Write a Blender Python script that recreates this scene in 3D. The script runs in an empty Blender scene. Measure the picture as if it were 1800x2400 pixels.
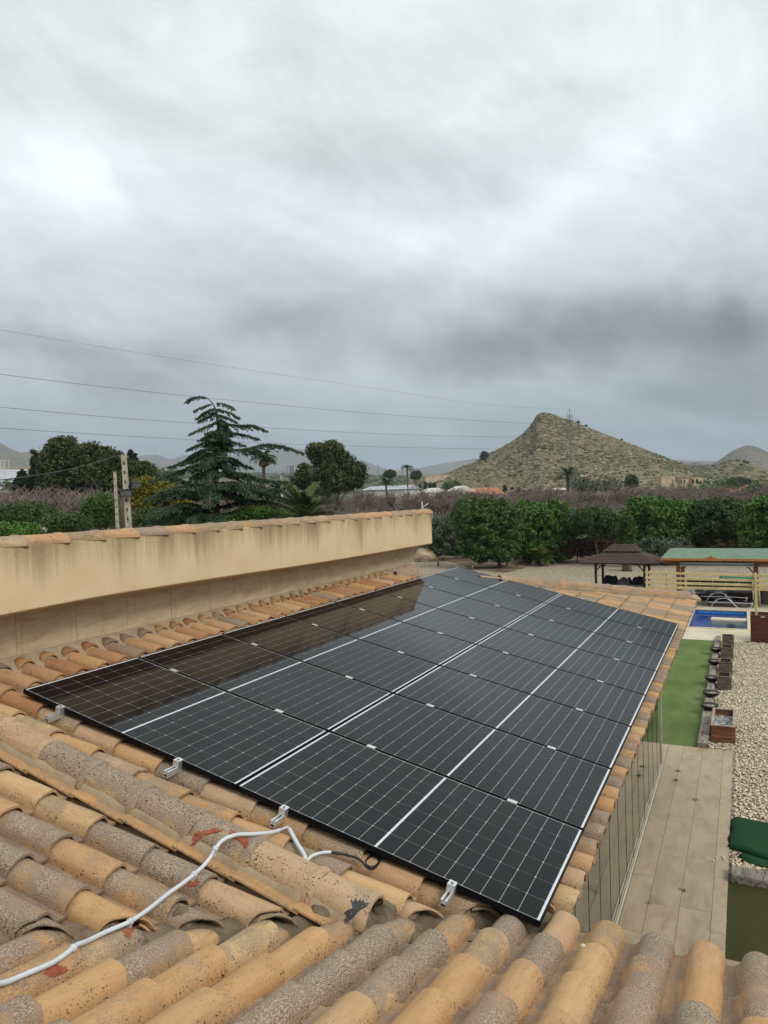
import bpy, bmesh, math, random
import numpy as np
from mathutils import Vector, Matrix, noise as mnoise
sc = bpy.context.scene
col = sc.collection
random.seed(7)
RNG = np.random.default_rng(7)
PI = math.pi

# ------------------------------------------------------------------ camera
CW = np.array([4.75655, -3.72256, 1.32412])
RW = np.array([[0.9007165, 0.4334445, -0.0289063], [-0.0174180, -0.0304532, -0.9993844], [-0.4340580, 0.9006656, -0.0198800]])
FPX = 1746.732
cam = bpy.data.cameras.new('camera')
cam_o = bpy.data.objects.new('camera', cam); col.objects.link(cam_o)
cam.sensor_fit = 'VERTICAL'; cam.sensor_height = 24.0; cam.lens = 24.0 * FPX / 2400.0
cam.clip_start = 0.05; cam.clip_end = 20000
m = Matrix.Identity(4)
for i in range(3):
    m[i][0] = RW[0][i]; m[i][1] = -RW[1][i]; m[i][2] = -RW[2][i]; m[i][3] = CW[i]
cam_o.matrix_world = m
sc.camera = cam_o

def ray(px, py):
    return RW.T @ np.array([(px - 900) / FPX, (py - 1200) / FPX, 1.0])
def at(px, py, D):                    # point seen at a pixel of the photograph, D metres away along the ground
    d = ray(px, py); return CW + d / math.hypot(d[0], d[1]) * D
def atz(px, py, z=-4.2):
    d = ray(px, py); return CW + d * ((z - CW[2]) / d[2])
def aty(px, py, y):
    d = ray(px, py); return CW + d * ((y - CW[1]) / d[1])

# ------------------------------------------------------------------ node helper
class NT:
    def __init__(s, tree): s.t = tree; s.N = tree.nodes; s.L = tree.links
    def n(s, typ, props=None, **ins):
        nd = s.N.new(typ)
        for k, v in (props or {}).items(): setattr(nd, k, v)
        for k, v in ins.items():
            key = int(k[1:]) if k[0] == 'i' and k[1:].isdigit() else k.replace('_', ' ')
            sk = nd.inputs[key]
            if isinstance(v, bpy.types.NodeSocket): s.L.new(v, sk)
            elif isinstance(v, bpy.types.Node): s.L.new(v.outputs[0], sk)
            else:
                if isinstance(v, (tuple, list)) and len(v) == 3 and sk.type == 'RGBA': v = (*v, 1)
                sk.default_value = v
        return nd
    def math(s, op, a, b=0.0, c=0.0, clamp=False):
        return s.n('ShaderNodeMath', dict(operation=op, use_clamp=clamp), i0=a, i1=b, i2=c).outputs[0]
    def vm(s, op, a, b=(0, 0, 0)):
        nd = s.n('ShaderNodeVectorMath', dict(operation=op), i0=a, i1=b)
        return nd.outputs['Value'] if op in ('DOT_PRODUCT', 'LENGTH') else nd.outputs[0]
    def noise(s, vec, scale, detail=3.0, rough=0.55, dist=0.0):
        return s.n('ShaderNodeTexNoise', None, Vector=vec, Scale=scale, Detail=detail, Roughness=rough, Distortion=dist).outputs[0]
    def mapr(s, v, a, b, c=0.0, d=1.0, smooth=True):
        return s.n('ShaderNodeMapRange', dict(interpolation_type='SMOOTHSTEP' if smooth else 'LINEAR'), i0=v, i1=a, i2=b, i3=c, i4=d).outputs[0]
    def mix(s, f, a, b, blend='MIX'):
        nd = s.n('ShaderNodeMix', dict(data_type='RGBA', blend_type=blend, clamp_factor=True))
        for k, v in ((0, f), (6, a), (7, b)):
            sk = nd.inputs[k]
            if isinstance(v, bpy.types.NodeSocket): s.L.new(v, sk)
            else: sk.default_value = (*v, 1) if isinstance(v, (tuple, list)) and len(v) == 3 else v
        return nd.outputs[2]
    def ramp(s, v, stops, interp='LINEAR'):
        nd = s.n('ShaderNodeValToRGB', None, Fac=v); r = nd.color_ramp; r.interpolation = interp
        while len(r.elements) < len(stops): r.elements.new(0.5)
        for e, (p, c) in zip(r.elements, stops): e.position = p; e.color = (*c, 1)
        return nd.outputs[0]
    def bump(s, h, strength=0.3, dist=0.01):
        return s.n('ShaderNodeBump', None, Strength=strength, Distance=dist, Height=h).outputs[0]

def mat(name, build, rough=0.8, spec=0.3, **kw):
    mm = bpy.data.materials.new(name); mm.use_nodes = True
    t = NT(mm.node_tree); b = mm.node_tree.nodes['Principled BSDF']
    b.inputs['Roughness'].default_value = rough
    b.inputs['Specular IOR Level'].default_value = spec
    for k, v in kw.items(): b.inputs[k.replace('_', ' ')].default_value = v
    r = build(t, b)
    if r is not None:
        if isinstance(r, (tuple, list)) and not isinstance(r, bpy.types.NodeSocket): b.inputs['Base Color'].default_value = (*r, 1)
        else: t.L.new(r, b.inputs['Base Color'])
    return mm
def simple(name, c, rough=0.7, spec=0.3, var=0.25, scale=4.0, bump=0.0, bscale=60.0, stretch=(1, 1, 1), **kw):
    def bld(t, b):
        tc = t.n('ShaderNodeTexCoord').outputs['Object']
        oi = t.n('ShaderNodeObjectInfo').outputs['Random']
        v = t.vm('MULTIPLY', tc, stretch)
        v = t.vm('ADD', v, t.vm('MULTIPLY', t.n('ShaderNodeCombineXYZ', None, X=oi, Y=oi, Z=oi).outputs[0], (17.0, 29.0, 41.0)))
        nz = t.noise(v, scale, 6, 0.65)
        lo = tuple(x * (1 - var) for x in c); hi = tuple(min(1, x * (1 + var)) for x in c)
        k = t.mapr(nz, 0.3, 0.7)
        if bump: t.L.new(t.bump(t.noise(v, bscale, 4, 0.6), bump, 0.01), b.inputs['Normal'])
        return t.mix(k, lo, hi)
    return mat(name, bld, rough, spec, **kw)

# ------------------------------------------------------------------ world: heavy overcast over a Nishita sky
SUN_EL = math.radians(43); SUN_AZ = math.radians(112)        # azimuth measured from +Y towards +X
w = bpy.data.worlds.new('World'); sc.world = w; w.use_nodes = True
t = NT(w.node_tree); w.node_tree.nodes.clear()
sky = t.n('ShaderNodeTexSky', dict(sky_type='NISHITA', sun_disc=False, sun_elevation=SUN_EL, sun_rotation=SUN_AZ))
tc = t.n('ShaderNodeTexCoord').outputs['Generated']
sep = t.n('ShaderNodeSeparateXYZ', None, Vector=tc)
X, Y, Z = sep.outputs
# clouds live on a flat layer above the ground: project the direction on it
zz = t.math('ADD', t.math('MAXIMUM', Z, 0.0), 0.10)
P = t.n('ShaderNodeCombineXYZ', None, X=t.math('DIVIDE', X, zz), Y=t.math('DIVIDE', Y, zz), Z=0.0).outputs[0]
az = t.math('ARCTAN2', X, Y); el = t.math('ARCSINE', Z)
wn = t.n('ShaderNodeTexNoise', None, Vector=tc, Scale=2.6, Detail=8.0, Roughness=0.58)
wsep = t.n('ShaderNodeSeparateXYZ', None, Vector=wn.outputs[1])
azw = t.math('ADD', az, t.math('MULTIPLY', t.math('SUBTRACT', wsep.outputs[0], 0.5), 0.50))
elw = t.math('ADD', el, t.math('MULTIPLY', t.math('SUBTRACT', wsep.outputs[1], 0.5), 0.24))
def pix_ae(px, py):
    d = ray(px, py); d /= np.linalg.norm(d); return math.atan2(d[0], d[1]), math.asin(d[2])
gain = t.math('MULTIPLY', t.math('SUBTRACT', t.noise(t.vm('MULTIPLY', t.n('ShaderNodeVectorRotate', dict(rotation_type='Z_AXIS'), Vector=P, Angle=.75).outputs[0], (1.35, 0.42, 1.0)), 0.9, 7, 0.55, 0.7), 0.5), 0.60)
gain = t.math('ADD', gain, t.math('MULTIPLY', t.math('SUBTRACT', t.noise(t.vm('MULTIPLY', t.n('ShaderNodeVectorRotate', dict(rotation_type='AXIS_ANGLE'), Vector=tc, Axis=(-.434, .9, 0.), Angle=-.6).outputs[0], (1, 1, 2.4)), 2.6, 10, 0.66, 1.2), 0.5), 0.60))
gain = t.math('ADD', gain, t.math('MULTIPLY', t.math('SUBTRACT', t.noise(t.vm('MULTIPLY', tc, (1, 1, 2.0)), 5.5, 7, 0.55, 0.9), 0.5), 0.42))
for px, py, hx, hy, ang, amp in [(1480, 770, 400, 62, 3, -.44), (1750, 900, 330, 110, 5, -.26), (1250, 840, 330, 45, 3, -.16), (180, 845, 330, 55, 4, -.22), (660, 745, 300, 45, -12, -.20),
                                 (780, 300, 260, 100, 0, -.20), (1150, 330, 200, 70, 30, -.08), (40, 380, 150, 110, 20, .26), (120, 440, 120, 60, 30, .12), (-60, 500, 250, 200, 0, .12), (480, 120, 130, 100, 0, .16), (1330, 470, 560, 75, -40, .16),
                                 (1000, 560, 150, 60, 0, .16), (900, 870, 520, 40, 8, .16), (60, 930, 330, 45, 4, .10), (420, 650, 300, 70, -6, .05), (640, 640, 180, 28, 0, -.10),
                                 (520, 1040, 500, 40, 2, -.12), (1450, 1000, 500, 60, 0, -.10), (1000, 1000, 260, 50, 0, .20), (300, 1000, 260, 26, 0, .10), (1640, 1060, 160, 22, 0, .12), (1500, 120, 250, 120, 0, .05)]:
    a0, e0 = pix_ae(px, py); ca, sa = math.cos(math.radians(-ang)), math.sin(math.radians(-ang)); hx /= FPX; hy /= FPX
    da = t.math('SUBTRACT', azw, a0); de = t.math('SUBTRACT', elw, e0)
    u = t.math('MULTIPLY_ADD', da, ca / hx, t.math('MULTIPLY', de, sa / hx))
    v = t.math('MULTIPLY_ADD', da, -sa / hy, t.math('MULTIPLY', de, ca / hy))
    q = t.math('MULTIPLY_ADD', u, u, t.math('MULTIPLY', v, v))
    g = t.math('EXPONENT', t.math('MULTIPLY', q, -1.0))
    gain = t.math('MULTIPLY_ADD', g, amp, gain)
base = t.ramp(t.math('DIVIDE', el, 1.5708), [(0.0, (.30, .355, .40)), (0.035, (.29, .345, .385)), (0.085, (.40, .455, .48)), (0.14, (.50, .565, .58)), (0.22, (.65, .72, .73)),
                                             (0.32, (.68, .745, .745)), (0.45, (.70, .765, .76)), (1.0, (.93, .99, .99))])
cloud = t.vm('SCALE', base); cloud.node.inputs['Scale'].default_value = 1
t.L.new(t.math('ADD', gain, 1.0), cloud.node.inputs['Scale'])
b1 = t.n('ShaderNodeBackground', None, Color=sky.outputs[0], Strength=0.05)
b2 = t.n('ShaderNodeBackground', None, Color=cloud, Strength=0.97)
mx = t.n('ShaderNodeMixShader', None, i0=0.97, i1=b1.outputs[0], i2=b2.outputs[0])
out = t.n('ShaderNodeOutputWorld', None, Surface=mx.outputs[0])
sl = bpy.data.lights.new('sun', 'SUN'); sl.energy = 1.75; sl.angle = math.radians(22); sl.color = (1.0, .96, .9)
so = bpy.data.objects.new('sun', sl); col.objects.link(so)
so.rotation_euler = Vector((math.sin(SUN_AZ) * math.cos(SUN_EL), math.cos(SUN_AZ) * math.cos(SUN_EL), math.sin(SUN_EL))).to_track_quat('Z', 'Y').to_euler()
sc.view_settings.view_transform = 'Standard'; sc.view_settings.look = 'None'
sc.view_settings.exposure = 0.30; sc.view_settings.gamma = 1; sc.view_settings.use_curve_mapping = False
sc.render.engine = 'CYCLES'
sc.cycles.max_bounces = 5; sc.cycles.diffuse_bounces = 2; sc.cycles.glossy_bounces = 3; sc.cycles.transmission_bounces = 4; sc.cycles.volume_bounces = 0
sc.cycles.transparent_max_bounces = 10
sc.cycles.use_denoising = True
try: sc.cycles.denoiser = 'OPENIMAGEDENOISE'; sc.cycles.denoising_prefilter = 'ACCURATE'
except Exception: pass
sc.cycles.caustics_reflective = False; sc.cycles.caustics_refractive = False

# ------------------------------------------------------------------ object helpers
def link(name, data, parent=None, mw=None):
    o = bpy.data.objects.new(name, data); col.objects.link(o)
    if parent is not None:
        o.parent = parent
        if mw is not None: o.matrix_parent_inverse = Matrix.Identity(4); o.matrix_basis = WM[parent.name].inverted() @ mw
        else: o.matrix_basis = WM[parent.name].inverted()
        WM[o.name] = mw.copy() if mw is not None else Matrix.Identity(4)
    else:
        if mw is not None: o.matrix_basis = mw
        WM[o.name] = mw.copy() if mw is not None else Matrix.Identity(4)
    return o
WM = {}
def thing(name, label, cat, loc=(0, 0, 0), rz=0.0, group=None, data=None):
    o = link(name, data, None, Matrix.Translation(Vector(loc)) @ Matrix.Rotation(rz, 4, 'Z'))
    tag(o, label, cat, group); return o
def tag(o, label=None, cat=None, group=None, kind=None):
    if label: o['label'] = label
    if cat: o['category'] = cat
    if group: o['group'] = group
    if kind: o['kind'] = kind
    return o
def mesh(name, V, F, mats, smooth=False, mi=None, colors=None):
    me = bpy.data.meshes.new(name)
    if isinstance(V, np.ndarray) and isinstance(F, np.ndarray):
        nv, nf, k = len(V), len(F), F.shape[1]
        me.vertices.add(nv); me.vertices.foreach_set('co', V.astype(np.float32).ravel())
        me.loops.add(nf * k); me.loops.foreach_set('vertex_index', F.astype(np.int32).ravel())
        me.polygons.add(nf); me.polygons.foreach_set('loop_start', np.arange(0, nf * k, k, dtype=np.int32))
        try: me.polygons.foreach_set('loop_total', np.full(nf, k, dtype=np.int32))
        except Exception: pass
        me.update(calc_edges=True)
    else:
        me.from_pydata([tuple(map(float, v)) for v in V], [], [tuple(map(int, f)) for f in F])
    for mm in (mats if isinstance(mats, (list, tuple)) else [mats]): me.materials.append(mm)
    if mi is not None: me.polygons.foreach_set('material_index', np.asarray(mi, dtype=np.int32))
    if smooth: me.polygons.foreach_set('use_smooth', np.ones(len(me.polygons), dtype=bool))
    if colors is not None:
        a = me.color_attributes.new('tv', 'FLOAT_COLOR', 'POINT'); a.data.foreach_set('color', np.asarray(colors, dtype=np.float32).ravel())
    me.update(); return me
class MB:
    def __init__(s): s.V = []; s.F = []; s.M = []; s.m = 0
    def add(s, V, F):
        k = len(s.V); s.V += [tuple(v) for v in V]; s.F += [tuple(i + k for i in f) for f in F]; s.M += [s.m] * len(F); return s
    def box(s, a, b, mw=None):
        x0, y0, z0 = a; x1, y1, z1 = b
        V = [Vector(p) for p in ((x0, y0, z0), (x1, y0, z0), (x1, y1, z0), (x0, y1, z0), (x0, y0, z1), (x1, y0, z1), (x1, y1, z1), (x0, y1, z1))]
        if mw is not None: V = [mw @ v for v in V]
        return s.add(V, [(3, 2, 1, 0), (4, 5, 6, 7), (0, 1, 5, 4), (1, 2, 6, 5), (2, 3, 7, 6), (3, 0, 4, 7)])
    def beam(s, p, q, wx, wz):      # rectangular bar from p to q
        p = Vector(p); q = Vector(q); d = q - p; L = d.length
        if L < 1e-6: return s
        r = d.to_track_quat('Z', 'Y').to_matrix().to_4x4()
        return s.box((-wx / 2, -wz / 2, 0), (wx / 2, wz / 2, L), Matrix.Translation(p) @ r)
    def tube(s, pts, r, n=8, caps=True):
        pts = [Vector(p) for p in pts]; rr = r if isinstance(r, (list, tuple)) else [r] * len(pts)
        V = []; F = []; up = None
        for i, p in enumerate(pts):
            d = (pts[min(i + 1, len(pts) - 1)] - pts[max(i - 1, 0)]).normalized()
            if up is None: up = d.orthogonal().normalized()
            up = (up - d * up.dot(d)); up = up.normalized() if up.length > 1e-6 else d.orthogonal().normalized()
            sd = d.cross(up)
            for k in range(n):
                a = 2 * PI * k / n; V.append(p + (up * math.cos(a) + sd * math.sin(a)) * rr[i])
        for i in range(len(pts) - 1):
            for k in range(n):
                a = i * n + k; b = i * n + (k + 1) % n; F.append((a, b, b + n, a + n))
        if caps: F.append(tuple(range(n - 1, -1, -1))); F.append(tuple((len(pts) - 1) * n + k for k in range(n)))
        return s.add(V, F)
    def lathe(s, prof, c=(0, 0, 0), n=16):
        V = []; F = []
        for r, z in prof:
            for k in range(n): a = 2 * PI * k / n; V.append((c[0] + r * math.cos(a), c[1] + r * math.sin(a), c[2] + z))
        for i in range(len(prof) - 1):
            for k in range(n):
                a = i * n + k; b = i * n + (k + 1) % n; F.append((a, b, b + n, a + n))
        F.append(tuple(range(n - 1, -1, -1))); F.append(tuple((len(prof) - 1) * n + k for k in range(n)))
        return s.add(V, F)
    def me(s, name, mats, smooth=False): return mesh(name, s.V, s.F, mats, smooth, s.M)
    def obj(s, name, mats, parent=None, smooth=False, mw=None):       # vertices in world space unless mw given
        return link(name, s.me(name, mats, smooth), parent, mw)
def bevel(o, wd=0.01, seg=2):
    b = o.modifiers.new('bevel', 'BEVEL'); b.width = wd; b.segments = seg; b.limit_method = 'ANGLE'; return o
def struct(name, me_, mw=None): return tag(link(name, me_, None, mw), kind='structure')
def catmull(pts, n=6):
    pts = [Vector(p) for p in pts]; out = []
    for i in range(len(pts) - 1):
        p0 = pts[max(i - 1, 0)]; p1 = pts[i]; p2 = pts[i + 1]; p3 = pts[min(i + 2, len(pts) - 1)]
        for k in range(n):
            u = k / n
            out.append(0.5 * ((2 * p1) + (p2 - p0) * u + (2 * p0 - 5 * p1 + 4 * p2 - p3) * u * u + (3 * p1 - p0 - 3 * p2 + p3) * u ** 3))
    out.append(pts[-1]); return out

# ------------------------------------------------------------------ materials
def tile_col(t, b, src):
    if src == 'object':
        oi = t.n('ShaderNodeObjectInfo'); c = oi.outputs['Color']
    else: c = t.n('ShaderNodeVertexColor', dict(layer_name='tv')).outputs[0]
    s3 = t.n('ShaderNodeSeparateColor', None, Color=c).outputs
    grey, hue, seed = s3[0], s3[1], s3[2]
    p = t.n('ShaderNodeTexCoord').outputs['Object'] if src == 'object' else t.n('ShaderNodeNewGeometry').outputs['Position']
    v = t.vm('ADD', p, t.vm('MULTIPLY', t.n('ShaderNodeCombineXYZ', None, X=seed, Y=seed, Z=seed).outputs[0], (37.0, 53.0, 71.0)))
    clay = t.ramp(hue, [(0.0, (.47, .325, .21)), (0.3, (.48, .295, .16)), (0.55, (.49, .285, .13)), (0.8, (.54, .37, .20)), (1.0, (.39, .20, .098))])
    lf = t.noise(v, 6.0, 4, 0.6)
    clay = t.mix(t.mapr(t.noise(t.vm('MULTIPLY', v, (3, 14, 14)), 2.2, 4, 0.6), 0.35, 0.75, 0.0, 0.45), clay, t.mix(1.0, clay, (.72, .62, .52), 'MULTIPLY'))
    # weathered grey skin: a fine rough stipple over the clay
    fine = t.noise(t.vm('MULTIPLY', v, (0.45, 1, 1)), 205.0, 2, 0.6)
    stip = t.mapr(fine, 0.36, 0.64)
    greyc = t.mix(stip, (.160, .124, .097), t.mix(t.mapr(lf, .4, .65), (.37, .30, .24), (.47, .345, .23)))
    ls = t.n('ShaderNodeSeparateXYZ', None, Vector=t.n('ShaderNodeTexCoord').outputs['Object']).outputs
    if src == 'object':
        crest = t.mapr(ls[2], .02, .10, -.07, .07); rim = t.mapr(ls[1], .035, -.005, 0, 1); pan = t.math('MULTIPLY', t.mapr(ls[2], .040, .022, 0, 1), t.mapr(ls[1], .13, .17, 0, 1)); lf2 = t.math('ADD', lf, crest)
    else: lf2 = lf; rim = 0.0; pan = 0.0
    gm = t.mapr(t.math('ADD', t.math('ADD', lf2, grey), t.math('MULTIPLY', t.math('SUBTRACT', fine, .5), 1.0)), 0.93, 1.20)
    c1 = t.mix(gm, clay, greyc)
    # black lichen specks, denser in patches
    sp = t.noise(v, 95.0, 2, 0.5)
    patch = t.mapr(t.noise(v, 9.0, 3, 0.6), 0.38, 0.72)
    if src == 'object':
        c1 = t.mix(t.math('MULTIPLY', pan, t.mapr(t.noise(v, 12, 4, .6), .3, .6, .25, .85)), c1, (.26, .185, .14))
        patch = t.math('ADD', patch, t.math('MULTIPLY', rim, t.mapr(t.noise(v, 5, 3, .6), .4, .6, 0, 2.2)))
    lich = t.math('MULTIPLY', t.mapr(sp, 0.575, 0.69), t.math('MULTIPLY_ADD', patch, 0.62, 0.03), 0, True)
    c1 = t.mix(lich, c1, (.055, .040, .027))
    dust = t.mapr(t.noise(v, 3.0, 5, 0.7), 0.55, 0.8, 0.0, 0.35)
    c1 = t.mix(dust, c1, (.50, .40, .30))
    h = t.math('MULTIPLY_ADD', t.math('MULTIPLY', fine, gm), 1.0, t.math('MULTIPLY', t.noise(v, 30.0, 4, 0.6), 0.35))
    t.L.new(t.bump(h, 0.75, 0.007), b.inputs['Normal'])
    return c1
M = {}
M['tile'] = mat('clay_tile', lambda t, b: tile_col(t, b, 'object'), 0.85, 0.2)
M['tile_v'] = mat('clay_tile_far', lambda t, b: tile_col(t, b, 'vertex'), 0.85, 0.2)
def mortar_b(t, b):
    p = t.n('ShaderNodeTexCoord').outputs['Object']
    n1 = t.noise(p, 7, 5, 0.65); n2 = t.noise(p, 70, 4, 0.7)
    t.L.new(t.bump(t.math('MULTIPLY_ADD', n2, 0.5, n1), 0.8, 0.012), b.inputs['Normal'])
    c = t.ramp(n1, [(0.3, (.075, .056, .038)), (0.5, (.17, .128, .088)), (0.7, (.27, .21, .145))])
    return t.mix(t.mapr(n2, .6, .7), c, (.07, .055, .04))
M['mortar'] = mat('old_mortar', mortar_b, 0.95, 0.1)
def mortarl_b(t, b):
    p = t.n('ShaderNodeTexCoord').outputs['Object']
    n1 = t.noise(p, 5, 5, 0.65); n2 = t.noise(p, 60, 4, 0.7)
    t.L.new(t.bump(t.math('MULTIPLY_ADD', n2, 0.5, n1), 0.6, 0.01), b.inputs['Normal'])
    return t.ramp(n1, [(0.3, (.26, .19, .12)), (0.55, (.38, .29, .19)), (0.75, (.30, .25, .19))])
M['mortar_light'] = mat('tan_mortar', mortarl_b, 0.95, 0.1)
def stucco_b(t, b):
    p = t.n('ShaderNodeTexCoord').outputs['Object']
    s = t.n('ShaderNodeSeparateXYZ', None, Vector=p).outputs
    grain = t.noise(p, 90, 3, 0.7)
    t.L.new(t.bump(grain, 0.5, 0.006), b.inputs['Normal'])
    c = t.mix(t.mapr(t.noise(p, 2.2, 4, 0.6), .35, .7), (.68, .50, .30), (.74, .56, .35))
    c = t.mix(t.mapr(grain, .62, .75, 0, .35), c, (.34, .25, .15))
    # run-off streaks of black algae below the coping: long in z, fade downwards
    st = t.noise(t.vm('MULTIPLY', p, (1, 2.6, 0.30)), 1.0, 5, 0.6)
    st2 = t.noise(t.vm('MULTIPLY', p, (1, 24, 0.7)), 1.0, 4, 0.6)
    depth = t.math('MULTIPLY', t.math('SUBTRACT', 1.04, s[2]), 1.9)      # 0 at the coping, 1 at the foot
    k = t.math('SUBTRACT', t.math('ADD', t.math('MULTIPLY', st, 1.25), t.math('MULTIPLY', st2, 0.45)), t.math('MULTIPLY', depth, 0.62))
    k = t.math('ADD', k, t.math('MULTIPLY', t.math('SUBTRACT', t.noise(p, 60, 3, .7), .5), 0.35))
    c = t.mix(t.mapr(k, 0.44, 1.04, 0, 0.72), c, (.15, .115, .06))
    return c
M['stucco'] = mat('stucco', stucco_b, 0.92, 0.1)
def stone_b(t, b):
    p = t.n('ShaderNodeTexCoord').outputs['Object']; r = t.n('ShaderNodeObjectInfo').outputs['Random']
    v = t.vm('ADD', p, t.vm('MULTIPLY', t.n('ShaderNodeCombineXYZ', None, X=r, Y=r, Z=r).outputs[0], (13., 17., 19.)))
    n1 = t.noise(t.vm('MULTIPLY', v, (1, 1.2, 6)), 2.2, 6, 0.65, 0.6); n2 = t.noise(t.vm('MULTIPLY', v, (1, 5, 1)), 1.8, 4, .6)
    c = t.ramp(n1, [(0.3, (.44, .335, .20)), (0.5, (.60, .475, .31)), (0.7, (.68, .565, .39))])
    return t.mix(t.mapr(n2, .5, .75, 0, .45), c, (.42, .275, .12))
M['stone'] = mat('travertine', stone_b, 0.75, 0.25)
def paving_b(t, b):
    p = t.n('ShaderNodeTexCoord').outputs['Object']; r = t.n('ShaderNodeObjectInfo').outputs['Random']
    v = t.vm('ADD', p, t.vm('MULTIPLY', t.n('ShaderNodeCombineXYZ', None, X=r, Y=r, Z=r).outputs[0], (13., 17., 0.)))
    n1 = t.noise(t.vm('MULTIPLY', v, (2.5, 1, 1)), 1.6, 6, 0.65, 0.4); n2 = t.noise(v, 35, 4, .6)
    c = t.ramp(n1, [(0.3, (.31, .235, .145)), (0.5, (.425, .33, .215)), (0.72, (.50, .40, .275))])
    t.L.new(t.mapr(n1, .3, .7, .42, .6), b.inputs['Roughness'])
    return t.mix(t.mapr(n2, .55, .7, 0, .3), c, (.33, .25, .16))
M['paving'] = mat('paving', paving_b, 0.5, 0.35)
def gravel_b(t, b):
    p = t.n('ShaderNodeTexCoord').outputs['Object']
    vo = t.n('ShaderNodeTexVoronoi', None, Vector=t.vm('ADD', p, t.vm('MULTIPLY', t.n('ShaderNodeTexNoise', None, Vector=p, Scale=9.0).outputs[1], (.1, .1, .1))), Scale=21.0)
    cs = t.n('ShaderNodeSeparateColor', None, Color=vo.outputs['Color']).outputs
    c = t.ramp(cs[0], [(0.0, (.50, .395, .27)), (0.4, (.68, .575, .42)), (0.8, (.78, .69, .54)), (1.0, (.58, .46, .33))])
    d = t.mapr(vo.outputs['Distance'], 0.36, 0.62)
    c = t.mix(d, c, (.20, .155, .11))
    c = t.mix(t.mapr(t.noise(p, 0.35, 5, .6), .52, .75, 0, .45), c, (.25, .18, .12))
    h = t.math('SUBTRACT', t.math('MULTIPLY', cs[1], 0.4), vo.outputs['Distance'])
    t.L.new(t.bump(h, 1.0, 0.05), b.inputs['Normal'])
    return c
M['gravel'] = mat('gravel', gravel_b, 0.9, 0.15)
def soil_b(t, b):
    p = t.n('ShaderNodeTexCoord').outputs['Object']
    n1 = t.noise(p, 0.25, 8, .65); n2 = t.noise(p, 3.0, 5, .7)
    c = t.ramp(n1, [(0.3, (.07, .075, .03)), (0.48, (.13, .10, .06)), (0.65, (.19, .14, .09))])
    return t.mix(t.mapr(n2, .5, .7, 0, .5), c, (.06, .07, .028))
M['soil'] = mat('soil', soil_b, 1.0, 0.05)
def mulch_b(t, b):
    p = t.n('ShaderNodeTexCoord').outputs['Object']
    n2 = t.noise(p, 14.0, 5, .7); n1 = t.noise(p, .8, 4, .6)
    t.L.new(t.bump(n2, 1, .05), b.inputs['Normal'])
    return t.mix(t.mapr(n1, .4, .65), t.ramp(n2, [(0.35, (.06, .04, .028)), (0.6, (.17, .115, .08)), (.75, (.28, .2, .14))]), t.ramp(n2, [(0.35, (.12, .09, .06)), (0.6, (.36, .28, .2)), (.75, (.46, .38, .3))]))
M['mulch'] = mat('mulch', mulch_b, 1.0, 0.05)
def turf_b(a, c2):
    def f(t, b):
        p = t.n('ShaderNodeTexCoord').outputs['Object']
        n = t.noise(p, 160, 3, .7); n1 = t.noise(t.vm('MULTIPLY', p, (1.5, .6, 1)), 1.2, 5, .6)
        t.L.new(t.bump(n, 1.0, .012), b.inputs['Normal'])
        c = t.mix(t.mapr(n1, .3, .7), a, c2)
        return t.mix(t.mapr(n, .45, .7, 0, .5), c, tuple(x * .45 for x in a))
    return f
M['turf'] = mat('turf', turf_b((.10, .155, .045), (.165, .215, .075)), 0.9, 0.15)
M['turf_dark'] = mat('turf_dark', turf_b((.012, .055, .018), (.02, .08, .026)), 0.8, 0.2)
M['turf_olive'] = mat('turf_olive', turf_b((.055, .06, .02), (.085, .08, .032)), 0.9, 0.15)
M['cream'] = simple('cream_deck', (.62, .53, .39), .7, .3, .10, 1.5, .2, 80)
M['white'] = simple('white_plastic', (.55, .575, .60), .45, .4, .08, 8)
M['alu'] = simple('aluminium', (.72, .72, .72), .35, .5, .08, 20, Metallic=0.75)
M['track'] = simple('pale_aluminium', (.60, .53, .40), .45, .5, .1, 5)
M['frame_alu'] = simple('beige_aluminium', (.47, .41, .30), .45, .5, .1, 5)
M['black'] = simple('black_plastic', (.012, .012, .013), .45, .4, .2, 10)
M['frame'] = simple('black_anodised', (.006, .006, .007), .5, .12, .1, 10)
M['blackfab'] = simple('black_cover', (.012, .012, .014), .8, .2, .4, 5, .6, 12)
M['greyfab'] = simple('grey_cushion', (.14, .125, .11), .9, .1, .25, 3, .3, 12)
M['coverfab'] = simple('beige_cover', (.27, .235, .185), .9, .1, .3, 4, .7, 9)
M['pine'] = simple('pale_pine', (.60, .47, .235), .7, .25, .18, 2.5, .2, 40, (1, 6, 6))
M['redwood'] = simple('stained_wood', (.21, .075, .028), .6, .3, .35, 4, .3, 40, (6, 6, 1))
M['darkwood'] = simple('dark_wood', (.05, .022, .015), .6, .3, .35, 4, .3, 40, (6, 6, 1))
M['mahog'] = simple('mahogany_box', (.085, .028, .016), .5, .35, .45, 3, .3, 30, (1, 4, 9))
M['orange_wood'] = simple('orange_wood', (.36, .155, .045), .6, .3, .3, 4, .3, 40, (2, 6, 6))
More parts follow.
